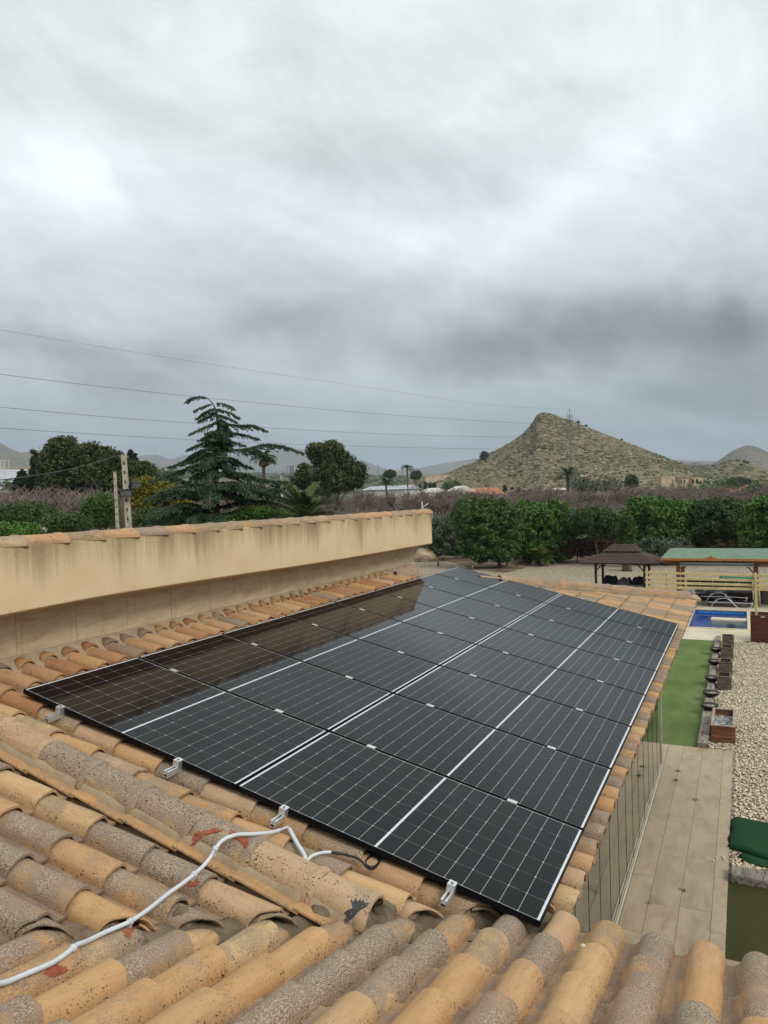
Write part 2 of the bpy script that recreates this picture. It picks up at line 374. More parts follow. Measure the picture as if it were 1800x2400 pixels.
def sleeper_b(t, b):
    p = t.n('ShaderNodeTexCoord').outputs['Object']; r = t.n('ShaderNodeObjectInfo').outputs['Random']
    v = t.vm('ADD', p, t.vm('MULTIPLY', t.n('ShaderNodeCombineXYZ', None, X=r, Y=r, Z=r).outputs[0], (13., 17., 19.)))
    n1 = t.noise(t.vm('MULTIPLY', v, (12, 1.5, 12)), 1.5, 6, 0.7, 1.2); n2 = t.noise(v, 5, 4, .6, 1.0)
    t.L.new(t.bump(n1, .9, .02), b.inputs['Normal'])
    c = t.ramp(n1, [(0.35, (.045, .035, .028)), (0.45, (.22, .185, .15)), (0.65, (.36, .32, .27))])
    return t.mix(t.mapr(n2, .6, .7), c, (.05, .035, .025))
M['sleeper'] = mat('weathered_sleeper', sleeper_b, 0.9, 0.15)
M['greywood'] = simple('grey_planter_wood', (.135, .10, .078), .85, .15, .45, 3, .5, 40, (1, 1, 9))
M['redplanter'] = simple('red_planter_wood', (.22, .095, .05), .8, .2, .45, 3, .5, 40, (1, 1, 9))
M['palewood'] = simple('pale_planter_rim', (.36, .29, .22), .85, .15, .3, 5, .4, 50)
M['shingle'] = simple('brown_shingle', (.075, .048, .041), .9, .15, .4, 14, .5, 40)
M['green_roof'] = simple('green_mineral_felt', (.16, .225, .165), .9, .15, .15, 3, .3, 60)
M['concrete'] = simple('pole_concrete', (.43, .40, .31), .9, .1, .22, 3, .3, 40)
M['log'] = simple('old_log', (.22, .17, .125), .95, .1, .4, 5, .6, 20)
M['boulder'] = simple('sandstone_boulder', (.42, .33, .22), .95, .1, .3, 1.6, 1.0, 6)
M['silicone'] = simple('red_sealant', (.30, .085, .045), .6, .3, .3, 30, .8, 40)
M['galv'] = simple('galvanised_steel', (.16, .17, .17), .6, .4, .2, 2)
M['white_wall'] = simple('whitewash', (.68, .66, .62), .9, .1, .12, 2)
M['terracotta'] = simple('terracotta_roof', (.40, .17, .09), .9, .1, .3, 2, .4, 6)
M['metal_roof'] = simple('grey_sheet_roof', (.40, .42, .42), .6, .3, .12, .6)
M['ruin'] = simple('adobe_wall', (.50, .39, .27), .95, .1, .25, .5, .4, 4)
M['dark'] = simple('dark_opening', (.02, .018, .015), .9, .1, .2, 2)
M['lavender'] = simple('greenhouse_net', (.40, .40, .43), .8, .2, .12, .02)
M['pvblue'] = simple('far_solar_panel', (.16, .20, .27), .3, .6, .1, 1)
M['bark'] = simple('bark', (.11, .085, .06), .95, .1, .35, 6, .7, 20)
M['twig'] = simple('bare_twigs', (.205, .165, .135), .95, .05, .3, 1.2)
M['straw'] = simple('dead_fronds', (.25, .17, .09), .9, .1, .3, 4)
def leaf(name, c1, c2, c3, scale=1.6, spec=0.25):
    def f(t, b):
        p = t.n('ShaderNodeNewGeometry').outputs['Position']
        n1 = t.noise(p, scale, 4, .6); n2 = t.noise(p, scale * 9, 3, .6)
        c = t.ramp(n1, [(0.34, c1), (0.52, c2), (0.70, c3)])
        return t.mix(t.mapr(n2, .38, .68, 0, .55), c, tuple(min(1, x * 1.5) for x in c3))
    return mat(name, f, 0.6, spec, Transmission_Weight=0.0)
M['leaf_hedge'] = leaf('laurel_leaf', (.024, .056, .015), (.046, .104, .023), (.082, .155, .033))
M['leaf_bright'] = leaf('mulberry_leaf', (.025, .065, .014), (.055, .125, .022), (.10, .19, .03))
M['leaf_dark'] = leaf('carob_leaf', (.020, .042, .012), (.040, .074, .019), (.072, .11, .027))
M['leaf_olive'] = leaf('olive_leaf', (.035, .05, .028), (.07, .09, .05), (.12, .14, .085))
M['leaf_pine'] = leaf('pine_needle', (.022, .038, .010), (.045, .066, .017), (.085, .105, .025))
M['leaf_cedar'] = leaf('cedar_needle', (.018, .040, .018), (.034, .070, .032), (.06, .11, .052), 2.5)
M['leaf_yellow'] = leaf('yellowing_leaf', (.05, .06, .008), (.12, .115, .012), (.22, .19, .02))
M['leaf_cypress'] = leaf('cypress_leaf', (.008, .018, .007), (.016, .032, .011), (.03, .05, .016))
M['leaf_cypressy'] = leaf('garden_cypress_leaf', (.02, .045, .008), (.045, .08, .014), (.075, .12, .02))
M['leaf_red'] = leaf('reddish_hedge_leaf', (.025, .02, .010), (.055, .035, .018), (.11, .045, .022))
M['leaf_tan'] = leaf('dry_shrub_leaf', (.08, .075, .03), (.16, .13, .055), (.25, .19, .09))
M['frond'] = leaf('palm_frond', (.025, .045, .012), (.05, .08, .02), (.09, .12, .035), 3)
M['sago'] = leaf('sago_frond', (.04, .07, .012), (.08, .12, .02), (.13, .16, .03), 3)
M['far_tree'] = leaf('far_tree', (.022, .035, .014), (.04, .06, .022), (.065, .085, .03), .3)

# ------------------------------------------------------------------ terrain, hills
def sstep(a, b, x):
    u = np.clip((x - a) / (b - a), 0, 1); return u * u * (3 - 2 * u)
def fbm(x, y, sc_, oc=4, seed=0.0):
    out = np.zeros(np.shape(x)); a = 1.0; f = 1.0 / sc_
    xf = np.ravel(x); yf = np.ravel(y); o = np.ravel(out)
    for k in range(oc):
        o += a * np.array([mnoise.noise((float(p) * f + seed, float(q) * f - seed * 2, seed + k * 7.3)) for p, q in zip(xf, yf)]); a *= .5; f *= 2
    return o.reshape(np.shape(x))
FAZ = math.atan2(RW[2][0], RW[2][1])
E_X = np.array([-2000, 0, 400, 870, 1100, 1450, 1800, 3500]); E_V = np.array([.045, .047, .040, .028, .022, .018, .02, .03])
AZ_X = np.array([math.atan2(*(ray(x, 1150)[:2])) for x in E_X])
def ground_z(x, y):
    dx = x - CW[0]; dy = y - CW[1]; D = np.hypot(dx, dy); a = np.arctan2(dx, dy)
    e = np.interp(a, AZ_X, E_V)
    s = sstep(140, 1000, D)
    return -4.2 * (1 - s) + (e * D + CW[2]) * s
rad = np.concatenate([[0.5, 10, 30, 60, 90, 120], np.geomspace(150, 9000, 60)])
th = np.linspace(-PI, PI, 181)
RR, TT = np.meshgrid(rad, th, indexing='ij')
GX = CW[0] + RR * np.sin(TT); GY = CW[1] + RR * np.cos(TT); GZ = ground_z(GX, GY) + fbm(GX, GY, 400., 3) * sstep(300, 1500, RR) * 6
GZ = np.where(RR < 70, -5.7, GZ)
V = np.stack([GX, GY, GZ], -1).reshape(-1, 3)
nr, nt_ = RR.shape
i, j = np.meshgrid(np.arange(nr - 1), np.arange(nt_ - 1), indexing='ij')
a = (i * nt_ + j).ravel(); F = np.stack([a, a + nt_, a + nt_ + 1, a + 1], 1)
def land_b(t, b):
    p = t.n('ShaderNodeTexCoord').outputs['Object']
    n1 = t.noise(p, 0.012, 8, .65); n2 = t.noise(p, 0.12, 6, .7); n3 = t.noise(p, 1.5, 5, .7)
    c = t.ramp(n1, [(0.35, (.055, .065, .03)), (0.5, (.13, .12, .065)), (0.62, (.25, .19, .12)), (.7, (.10, .11, .05))])
    c = t.mix(t.mapr(n2, .5, .62, 0, .8), c, (.035, .05, .02))
    return t.mix(t.mapr(n3, .5, .7, 0, .5), c, (.05, .05, .025))
M['land'] = mat('dry_farmland', land_b, 1.0, 0.05)
struct('ground', mesh('ground', V, F, M['land'], True))

def hill(name, D, sil, back, front, material, foot, nz=3.0, nsc=30., na=260, nb=90, pw=1.5, seed=1.0, skew=None):
    """ridge at ground distance D whose crest passes through the silhouette pixels; falls to `foot` towards both sides"""
    pts = np.array([at(px, py, D) for px, py in sil])
    sx = np.linspace(sil[0][0], sil[-1][0], na)
    cx = np.interp(sx, [s[0] for s in sil], pts[:, 0]); cy = np.interp(sx, [s[0] for s in sil], pts[:, 1]); cz = np.interp(sx, [s[0] for s in sil], pts[:, 2])
    ux = (cx - CW[0]) / D; uy = (cy - CW[1]) / D
    bb = np.concatenate([-np.linspace(1, 0, nb)[:-1] * front, np.linspace(0, 1, nb // 3) * back])
    A, B = np.meshgrid(np.arange(na), bb, indexing='ij')
    hx = cx[A] + ux[A] * B; hy = cy[A] + uy[A] * B
    rel = np.where(B < 0, -B / front, B / back)
    g = np.clip(1 - rel, 0, 1) ** pw
    fz = foot if foot is not None else 0
    base = (ground_z(hx, hy) if foot is None else foot) - (5.0 if D < 1000 else 30.0)
    z = base + (cz[A] - base) * g
    am = sstep(0, .12, rel) * np.clip((cz[A] - base) / 30, .1, 1)
    z += fbm(hx, hy, nsc, 5, seed) * nz * am * (.35 + rel)
    V = np.stack([hx, hy, z], -1).reshape(-1, 3); nB = len(bb)
    i, j = np.meshgrid(np.arange(na - 1), np.arange(nB - 1), indexing='ij'); a = (i * nB + j).ravel()
    F = np.stack([a, a + nB, a + nB + 1, a + 1], 1)
    o = struct(name, mesh(name, V, F, material, True)); return o, hx, hy, z
def hillmat(nm, c1, c2, c3, rock, sc0=.02, bushes=True):
    def f(t, b):
        p = t.n('ShaderNodeTexCoord').outputs['Object']
        n1 = t.noise(p, sc0, 6, .6); n2 = t.noise(p, sc0 * 12, 6, .7); n3 = t.noise(p, sc0 * 45, 4, .7); n4 = t.noise(t.vm('MULTIPLY', p, (1, 1, 3)), sc0 * 20, 5, .65)
        c = t.ramp(n1, [(0.38, c1), (0.5, c2), (0.62, c3)])
        c = t.mix(t.mapr(t.math('MULTIPLY_ADD', t.math('SUBTRACT', n1, .5), .5, n4), .50, .60, 0, .8), c, rock)
        if bushes: c = t.mix(t.mapr(n3, .56, .64, 0, .85), c, (.045, .055, .022))
        c = t.mix(t.mapr(n2, .5, .68, 0, .5), c, (.075, .08, .035))
        t.L.new(t.bump(n2, 1.0, .6), b.inputs['Normal'])
        return c
    return mat(nm, f, 1.0, .05)
M['hill'] = hillmat('scrub_hill', (.105, .100, .046), (.165, .135, .078), (.115, .105, .05), (.26, .22, .165))
M['hill_grey'] = hillmat('grey_mountain', (.12, .11, .085), (.16, .14, .11), (.13, .12, .095), (.22, .20, .17), .006)
M['hill_far'] = hillmat('far_mountain', (.10, .10, .08), (.14, .125, .10), (.12, .11, .09), (.18, .165, .14), .002, False)
SIL = [(930, 1136), (965, 1124), (1000, 1119), (1047, 1108), (1085, 1092), (1110, 1083), (1150, 1061), (1170, 1051), (1189, 1041), (1210, 1027), (1228, 1013), (1243, 997), (1251, 984), (1257, 973), (1267, 967), (1282, 967), (1295, 970),
       (1307, 974.5), (1322, 980), (1338, 984), (1354, 992), (1372, 999), (1398, 1009), (1424, 1019.5), (1455, 1031), (1487, 1043), (1515, 1054), (1542, 1064.6), (1568, 1074), (1593, 1083), (1620, 1093), (1651, 1108), (1700, 1122), (1760, 1132), (1850, 1140)]
ho, hx, hy, hz = hill('hill', 430, SIL, 260, 165, M['hill'], None, 5.0, 24., 300, 100, 1.12, 1.0)
h2o, h2x, h2y, h2z = hill('hill_right', 560, [(1540, 1110), (1593, 1092), (1640, 1094), (1663, 1092), (1690, 1086), (1705, 1080), (1718, 1077), (1738, 1079), (1752, 1083), (1770, 1089), (1800, 1103), (1850, 1112), (1950, 1118), (2100, 1128)], 200, 190, M['hill'], None, 5., 28., 160, 60, 1.1, 3.0)
hill('grey_mountain', 1500, [(1560, 1105), (1600, 1091), (1629, 1083), (1650, 1087), (1664, 1091), (1680, 1082), (1700, 1068), (1718, 1056), (1738, 1047), (1752, 1043.5), (1768, 1045), (1785, 1052), (1803, 1062), (1850, 1080), (1950, 1095), (2100, 1110)], 600, 520, M['hill_grey'], None, 16., 120., 160, 50, 1.2, 5.0)
hill('left_mountain', 1900, [(-500, 1010), (-200, 1000), (-80, 1012), (0, 1037), (25, 1052), (50, 1061), (75, 1058), (90, 1055), (115, 1057), (150, 1064), (200, 1075), (260, 1082), (330, 1090), (380, 1099), (450, 1108)], 700, 700, M['hill_grey'], None, 22., 160., 160, 50, 1.2, 7.0)
hill('far_mountains', 4600, [(-900, 1090), (-300, 1080), (200, 1082), (300, 1073), (330, 1068), (363, 1065), (378, 1069), (392, 1075), (405, 1079), (420, 1069), (440, 1066), (500, 1070), (600, 1062), (680, 1052), (740, 1055), (790, 1064), (853, 1080), (880, 1090), (905, 1100), (930, 1101), (950, 1102), (963, 1098), (988, 1096), (1026, 1088), (1060, 1083), (1115, 1075), (1180, 1068), (1300, 1062), (1500, 1072), (1700, 1085), (2300, 1075), (3000, 1090)], 1500, 1500, M['hill_far'], None, 60., 700., 260, 30, 1.1, 9.0)

# scrub tufts and rocks on the main hill: real clumps, too many to count
def blob_mesh(n=1, seed=0):
    bm = bmesh.new(); bmesh.ops.create_icosphere(bm, subdivisions=n, radius=1.0)
    for v in bm.verts: v.co *= 1 + .35 * mnoise.noise(v.co * 1.7 + Vector((seed, 0, 0)))
    V = np.array([v.co[:] for v in bm.verts]); F = np.array([[v.index for v in f.verts] for f in bm.faces]); bm.free(); return V, F
def scatter_blobs(P, S, mats, name, flat=.7, label=None, kinds=3, cat=None, sub=1):
    Vs = []; Fs = []; k = 0
    for q in range(len(P)):
        if q < kinds: pass
        v, f = BL[sub][q % 4]
        an = RNG.uniform(0, 2 * PI); c, s = math.cos(an), math.sin(an); sx, sy, sz = S[q] * RNG.uniform(.75, 1.3, 3); sz *= flat
        vv = v * (sx, sy, sz); vv = np.stack([vv[:, 0] * c - vv[:, 1] * s, vv[:, 0] * s + vv[:, 1] * c, vv[:, 2]], 1) + P[q]
        Vs.append(vv); Fs.append(f + k); k += len(v)
    o = link(name, mesh(name, np.concatenate(Vs), np.concatenate(Fs), mats, sub > 0 and True)); return tag(o, label, cat, None, 'stuff')
BL = {1: [blob_mesh(1, s * 3.1) for s in range(4)], 2: [blob_mesh(2, s * 3.1) for s in range(4)]}
def pick(hx, hy, hz, n, smin, smax, powd=1.0):
    P = []; S = []
    na, nb = hx.shape; nf = int(nb * .75)
    while len(P) < n:
        i = RNG.uniform(0, na - 1.001); j = RNG.uniform(0, nf - 1)
        i0, j0 = int(i), int(j); u, v_ = i - i0, j - j0
        f = lambda A: (A[i0, j0] * (1 - u) + A[i0 + 1, j0] * u) * (1 - v_) + (A[i0, j0 + 1] * (1 - u) + A[i0 + 1, j0 + 1] * u) * v_
        x, y, z = f(hx), f(hy), f(hz)
        if mnoise.noise((x * .03, y * .03, 2.0)) * .5 + .5 < RNG.uniform(.25, .72): continue
        P.append((x, y, z)); S.append(smin + (smax - smin) * RNG.uniform() ** 2.5)
    return np.array(P), np.array(S)
M['scrub'] = leaf('hill_scrub', (.045, .052, .020), (.075, .080, .032), (.11, .105, .045), .1)
M['rock'] = simple('limestone', (.33, .28, .21), .95, .1, .3, .3)
P_, S_ = pick(hx, hy, hz, 8000, .22, 1.25); scatter_blobs(P_, S_, M['scrub'], 'hill_scrub', .6)
P_, S_ = pick(hx, hy, hz, 3200, .25, 1.3); scatter_blobs(P_, S_, M['rock'], 'hill_rocks', .5)
P_, S_ = pick(h2x, h2y, h2z, 1300, .5, 2.6); scatter_blobs(P_, S_, M['scrub'], 'hill_scrub', .6)

# ------------------------------------------------------------------ yard surfaces (each sheet a few mm above the one below)
HOLE = [(2.74, 27.87), (4.81, 27.87), (4.81, 32.48), (2.74, 32.48)]
def sheet_hole(name, pts, z, m_):
    bm = bmesh.new(); ed = []
    for loop in (pts, HOLE):
        vs = [bm.verts.new((x, y, z)) for x, y in loop]; ed += [bm.edges.new((vs[i], vs[(i + 1) % len(vs)])) for i in range(len(vs))]
    bmesh.ops.triangle_fill(bm, edges=ed, use_beauty=True, use_dissolve=False, normal=(0, 0, 1)); me = bpy.data.meshes.new(name); bm.to_mesh(me); bm.free(); me.materials.append(m_)
    return struct(name, me)
def sheet(name, pts, z, m_, thick=0.0, kind=True):
    V = [(x, y, z) for x, y in pts]; n = len(V); F = [tuple(range(n))]
    if thick:
        V += [(x, y, z - thick) for x, y in pts]; F += [(i, n + i, n + (i + 1) % n, (i + 1) % n) for i in range(n)]
    o = link(name, mesh(name, V, F, m_)); tag(o, kind='structure'); return o
sheet_hole('yard_soil', [(-110, -60), (90, -60), (90, 115), (-110, 115)], -4.19, M['soil'])
sheet('planting_strip', [tuple(atz(x, y)[:2]) for x, y in ((905, 1302), (1000, 1308), (1060, 1318), (1110, 1334), (1180, 1344), (1225, 1334), (1255, 1318), (1300, 1314), (1420, 1315), (1600, 1316), (1850, 1317), (2300, 1316))] + [(40, 80), (-50, 80)], -4.178, M['mulch'])
sheet_hole('gravel', [(-30, -20), (30, -20), (30, 62), (8, 62), (-2, 59), (-9, 56), (-16, 55.5), (-21, 58), (-30, 58)], -4.184, M['gravel'])
# ------------------------------------------------------------------ roof tiles
A13 = math.radians(13.0)
PM = Matrix.Rotation(A13, 4, 'Y')                              # panel/roof frame -> world (x runs down the slope)
C14 = math.atan(0.24)
CM = Matrix(((0, -1, 0, 0), (math.cos(C14), 0, math.sin(C14), 0), (-math.sin(C14), 0, math.cos(C14), -0.985), (0, 0, 0, 1)))
TL = .455
def tile_arrays(seed, nlen=4, nprof=16, L=TL, W_=.2335):
    r = random.Random(seed); hw = .083 * r.uniform(.97, 1.04); hh = .082 * r.uniform(.95, 1.06)
    prof = []
    for k in range(nprof):
        a = PI * (1.0 - k / (nprof - 1)) if False else PI * k / (nprof - 1)
        y = hw - hw * math.cos(a); z = hh * math.sin(a) ** .85 if math.sin(a) > 0 else 0
        prof.append((y, z + .012))
    prof[0] = (prof[0][0], .000)
    prof[-1] = (2 * hw + .010, .022)
    prof += [(2 * hw + .026, .010), (2 * hw + .05, .006), (.255, .007), (.272, .016)]
    n = len(prof); V = []; F = []
    for side, off in ((0, 0.0), (1, -.016)):
        for i in range(nlen + 1):
            u = i / nlen; x = -L * u; tp = 1 - .07 * u
            for k, (y, z) in enumerate(prof):
                yy = (y - .12) * tp + .12; zz = z + off * (1 if k not in (0, n - 1) else .6) + .034 * (1 - u) - .014
                jx = (.004 * math.sin(seed * 1.7 + k * .55) + .006 * mnoise.noise(Vector((k * .8, seed * 3.3, 0)))) if i == 0 else 0
                V.append((x + jx, yy + .002 * math.sin(seed + i * 1.3), zz + .0018 * math.sin(seed * 2.1 + k * .8 + i)))
    m_ = (nlen + 1) * n
    for i in range(nlen):
        for k in range(n - 1):
            a = i * n + k; F.append((a, a + 1, a + n + 1, a + n)); b = m_ + a; F.append((b, b + n, b + n + 1, b + 1))
        a = i * n; F.append((a, a + n, m_ + a + n, m_ + a)); a = i * n + n - 1; F.append((a, m_ + a, m_ + a + n, a + n))
    for k in range(n - 1):
        a = k; F.append((a, m_ + a, m_ + a + 1, a + 1)); a = nlen * n + k; F.append((a, a + 1, m_ + a + 1, m_ + a))
    return V, F
def ridge_arrays(seed, L=.47, R=.110, ns=14, lip=True):
    V = []; F = []; xs = [0, -.012, -.045, -.06, -.075, -.2, -.33, -L]; rs = [1.06, 1.13, 1.13, 1.06, 1.02, .985, .94, .90] if lip else [1, 1, 1, 1, .99, .97, .95, .92]
    for off in (0, -.014):
        for x, q in zip(xs, rs):
            for k in range(ns + 1):
                a = -0.12 + (PI + .24) * k / ns; rr = R * q + off + .0025 * math.sin(seed + k * .9 + x * 9)
                V.append((x + .004 * math.sin(seed * 3 + k * .6) * (x == 0), rr * math.cos(a), rr * math.sin(a) * .92))
    n = ns + 1; mm = len(xs) * n
    for i in range(len(xs) - 1):
        for k in range(ns):
            a = i * n + k; F.append((a, a + n, a + n + 1, a + 1)); b = mm + a; F.append((b, b + 1, b + n + 1, b + n))
        a = i * n; F.append((a, mm + a, mm + a + n, a + n)); a = i * n + ns; F.append((a, a + n, mm + a + n, mm + a))
    for k in range(ns): F.append((k, k + 1, mm + k + 1, mm + k)); a = (len(xs) - 1) * n + k; F.append((a, mm + a, mm + a + 1, a + 1))
    return V, F
def finish(me_):
    bm = bmesh.new(); bm.from_mesh(me_); bmesh.ops.recalc_face_normals(bm, faces=bm.faces)
    for e in bm.edges:
        if len(e.link_faces) == 2 and e.calc_face_angle(0) > .9: e.smooth = False
    for f in bm.faces: f.smooth = True
    bm.to_mesh(me_); bm.free(); return me_
def mk(name, VF, m_): return finish(mesh(name, VF[0], VF[1], m_))
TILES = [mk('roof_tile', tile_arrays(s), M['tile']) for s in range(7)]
TILE_LOW = [tile_arrays(s, 2, 8) for s in range(3)]
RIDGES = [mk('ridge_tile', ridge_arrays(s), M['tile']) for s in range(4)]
def tcolor(r, kind='main'):
    g = r.random()
    if kind == 'main': grey = r.choice([.15, .2, .3, .55, .62, .70]) if r.random() < .8 else .45
    elif kind == 'orange': grey = r.choice([.1, .15, .2, .3, .45, .62])
    elif kind == 'cap': grey = r.choice([.48, .54, .58, .64])
    hue = r.choice([0, .1, .2, .3]) if kind == 'cap' else r.choice([.1, .3, .5, .6, .8, .4]) if kind != 'orange' else r.choice([.55, .9, 1.0, 1.0])
    return (grey, min(1, max(0, hue + r.uniform(-.08, .08))), r.random(), 1)
def place_tile(me_, mw, parent, color, planes=(), name='roof_tile'):
    """planes: list of (point, normal) in world space; the side the normal points to is kept"""
    mwi = mw.inverted(); cut = False
    cos_ = [mw @ v.co for v in me_.vertices]
    for p, n in planes:
        d = [(c - p).dot(n) for c in cos_]
        if max(d) < 0.02: return None
        if min(d) < 0: cut = True
    if cut:
        bm = bmesh.new(); bm.from_mesh(me_)
        for p, n in planes:
            lp = mwi @ p; ln = (mwi.to_3x3() @ n).normalized()
            r = bmesh.ops.bisect_plane(bm, geom=bm.verts[:] + bm.edges[:] + bm.faces[:], plane_co=lp, plane_no=ln, clear_inner=True)
            ed = [e for e in r['geom_cut'] if isinstance(e, bmesh.types.BMEdge)]
            try: bmesh.ops.holes_fill(bm, edges=ed, sides=0)
            except Exception: pass
        if not bm.verts: bm.free(); return None
        me2 = bpy.data.meshes.new('cut_' + name); bm.to_mesh(me2); bm.free()
        me2.materials.append(me_.materials[0]) if not me2.materials else None
        me_ = me2
    o = link(name, me_, parent, mw); o.color = color; return o
# valley between the middle roof and the near roof
VN = Vector((-.962, 1, 0)).normalized(); VP0 = Vector((0, -3.377, 0))
vB = (VP0 + VN * .06, VN); vC = (VP0 - VN * .035, -VN)
rt = random.Random(11)

# ---- house wing under the panels
house = thing('house_wing', 'low house wing with a tiled roof carrying the solar array and a folding glass wall', 'house', (0, 0, -4.2))
T_ = lambda x, y, z=0: Matrix.Translation((x, y, z))
def hip_y(x): return 7.55 + (x + .55) * 1.187
HN = Vector((-1.187, 1, 0)).normalized(); HN = (PM.to_3x3() @ Vector((1.187, -1, 0))).normalized(); HP = PM @ Vector((-.55, 7.55 - .13, 0))
roofA = link('roof', None, house); WM[roofA.name] = Matrix.Identity(4)
dk = MB()
poly = [(-.95, -.42), (3.9, -.42), (3.9, 12.8), (-.55, 7.5), (-.95, 7.5)]
def slab(mb, poly, frame, z0, z1):
    n = len(poly); V = [frame @ Vector((x, y, z1)) for x, y in poly] + [frame @ Vector((x, y, z0)) for x, y in poly]
    mb.add(V, [tuple(range(n)), tuple(range(2 * n - 1, n - 1, -1))] + [(i, n + i, n + (i + 1) % n, (i + 1) % n) for i in range(n)])
slab(dk, poly, PM, -.30, -.185)
dk.obj('roof_deck', M['mortar_light'], roofA)
h0 = PM @ Vector((-.55, 7.62, -.20)); h1 = PM @ Vector((3.95, 12.96, -.20)); dk = MB(); V = [h0, h1, Vector((-2.0, h1.y, h1.z - .02)), Vector((-2.0, 7.62, h0.z))]
dk.add([h0, h1, Vector((h0.x, h1.y, h1.z - .55))], [(0, 1, 2)]); dk.obj('back_slope', M['mortar_light'], roofA)
rest = []
for mrow in range(-1, 58):
    y = -.05 + .2275 * mrow
    for k in range(13):
        x = 3.99 - .379 * k
        if y + .1 > hip_y(x) + .1: continue
        if x < -.5 and y > 8.8: continue
        vis = x > 3.6 or mrow <= 2 or x < .25 or (y > 9.0 and y > hip_y(x) - 4.2)
        c = tcolor(rt, 'orange' if x < .3 else 'main')
        if c[0] > .4 and x < .3 and rt.random() < .5: c = (.2, c[1], c[2], 1)
        ja = rt.uniform(-.012, .012); mw = PM @ T_(x + rt.uniform(-.006, .006), y + rt.uniform(-.005, .005), -.17) @ Matrix.Rotation(ja, 4, 'Z')
        planes = [(HP, HN)]
        if mrow < 4 and x > 2.5: planes.append(vB)
        if x < -.1: planes.append((PM @ Vector((-.68, 0, 0)), Vector((1, 0, 0))))
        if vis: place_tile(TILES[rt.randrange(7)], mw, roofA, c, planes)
        elif k < 12 and (mrow % 1 == 0): rest.append((mw, c))
Vs, Fs, Cs, kk = [], [], [], 0
for q, (mw, c) in enumerate(rest):
    v, f = TILE_LOW[q % 3]; vv = [tuple(mw @ Vector(p)) for p in v]
    Vs += vv; Fs += [tuple(i + kk for i in ff) for ff in f]; Cs += [c] * len(v); kk += len(v)
o = link('covered_tiles', mesh('covered_tiles', Vs, Fs, M['tile_v'], False, None, Cs), roofA); tag(o, kind='stuff')
# hip ridge at the far end
d_h = Vector((1, 1.187, 0)).normalized(); Lh = Vector((4.52, 4.52 * 1.187, 0)).length
yawh = math.atan2(d_h.y, d_h.x); s_ = 0.12; q = 0
bed = MB()
for w0 in (0,):
    n = 60; V = []; F = []
    for i in range(n + 1):
        u = Lh * i / n
        for (v_, z_) in ((-.13, -.19), (-.125, -.135), (.0, -.09), (.13, -.14), (.14, -.30)):
            rise = .095 * float(sstep(1.3, 2.6, u)); p = Vector((-.55, 7.55, rise)) + d_h * u + Vector((d_h.y, -d_h.x, 0)) * (-v_); jn = mnoise.noise(Vector((u * 7, v_ * 9, 3))) * .022
            V.append(PM @ (p + Vector((0, 0, z_ + jn))))
    for i in range(n):
        for k in range(4): a = i * 5 + k; F.append((a, a + 1, a + 6, a + 5))
    bed.add(V, F)
bed.obj('hip_mortar', M['mortar_light'], roofA)
while s_ < Lh - .38:
    p = Vector((-.55, 7.55, -.145 + .10 * float(sstep(1.3, 2.6, s_ + .2)))) + d_h * (s_ + .40)
    mw = PM @ T_(*p) @ Matrix.Rotation(yawh + rt.uniform(-.02, .02), 4, 'Z') @ Matrix.Rotation(math.radians(1.6), 4, 'Y')
    o = link('hip_tile', RIDGES[q % 4], roofA, mw); o.color = tcolor(rt, 'cap'); s_ += .415; q += 1
# eave: fascia board and soffit, glass wall
e = MB(); e.box((3.55, -.2, -.36), (3.62, 12.6, -.19), PM); bevel(e.obj('fascia', M['frame_alu'], house), .004)
e = MB(); e.box((-.65, 0, -1.42), (3.16, 12.2, -1.37)); e.obj('ceiling', M['white_wall'], house)
GX0 = 3.19
g = MB(); g.box((GX0 - .05, -.3, -1.40), (GX0 + .05, 11.95, -1.28)); g.obj('head_rail', M['frame_alu'], house)
for dx in (-.035, 0.0, .035):
    g = MB(); g.box((GX0 + dx - .013, -.3, -4.19), (GX0 + dx + .013, 11.93, -4.150)); g.obj('floor_track', M['track'], house)
def glass_b(t, b):
    lw = t.n('ShaderNodeFresnel', None, IOR=1.5).outputs[0]
    tr = t.n('ShaderNodeBsdfTransparent', None, Color=(.80, .86, .81, 1)); gl = t.n('ShaderNodeBsdfGlossy', None, Color=(1, 1, 1, 1), Roughness=0.015)
    mx = t.n('ShaderNodeMixShader', None, i0=t.math('MULTIPLY_ADD', lw, 1.15, .10, True), i1=tr.outputs[0], i2=gl.outputs[0])
    o = [n for n in t.N if n.type == 'OUTPUT_MATERIAL'][0]; t.L.new(mx.outputs[0], o.inputs['Surface'])
M['glass'] = mat('glass', glass_b)
pane = MB(); pane.box((-.005, .004, 0), (.005, .688, 2.76)); pme = pane.me('glass_pane', M['glass'])
seal = MB(); seal.box((-.008, -.004, 0), (.008, .004, 2.76)); sme = seal.me('pane_seal', M['dark'])
yy = 11.90
k = 0
while yy > .3:
    link('glass_pane', pme, house, T_(GX0, yy - .692, -4.16)); link('pane_seal', sme, house, T_(GX0, yy - .692, -4.16)); yy -= .692; k += 1
g = MB(); g.box((GX0 - .03, 11.90, -4.19), (GX0 + .03, 11.96, -1.4)); bevel(g.obj('corner_post', M['frame_alu'], house), .005)
g = MB(); g.box((-.68, 11.91, -4.19), (GX0 - .04, 11.95, -1.42)); g.obj('end_glass', M['glass'], house)
g = MB(); g.box((-.69, -.2, -4.19), (-.62, 11.9, -1.43)); g.obj('inner_wall', M['white_wall'], house)
sheet('porch_floor', [(-.6, -.2), (3.12, -.2), (3.12, 11.9), (-.6, 11.9)], -4.172, M['paving'])

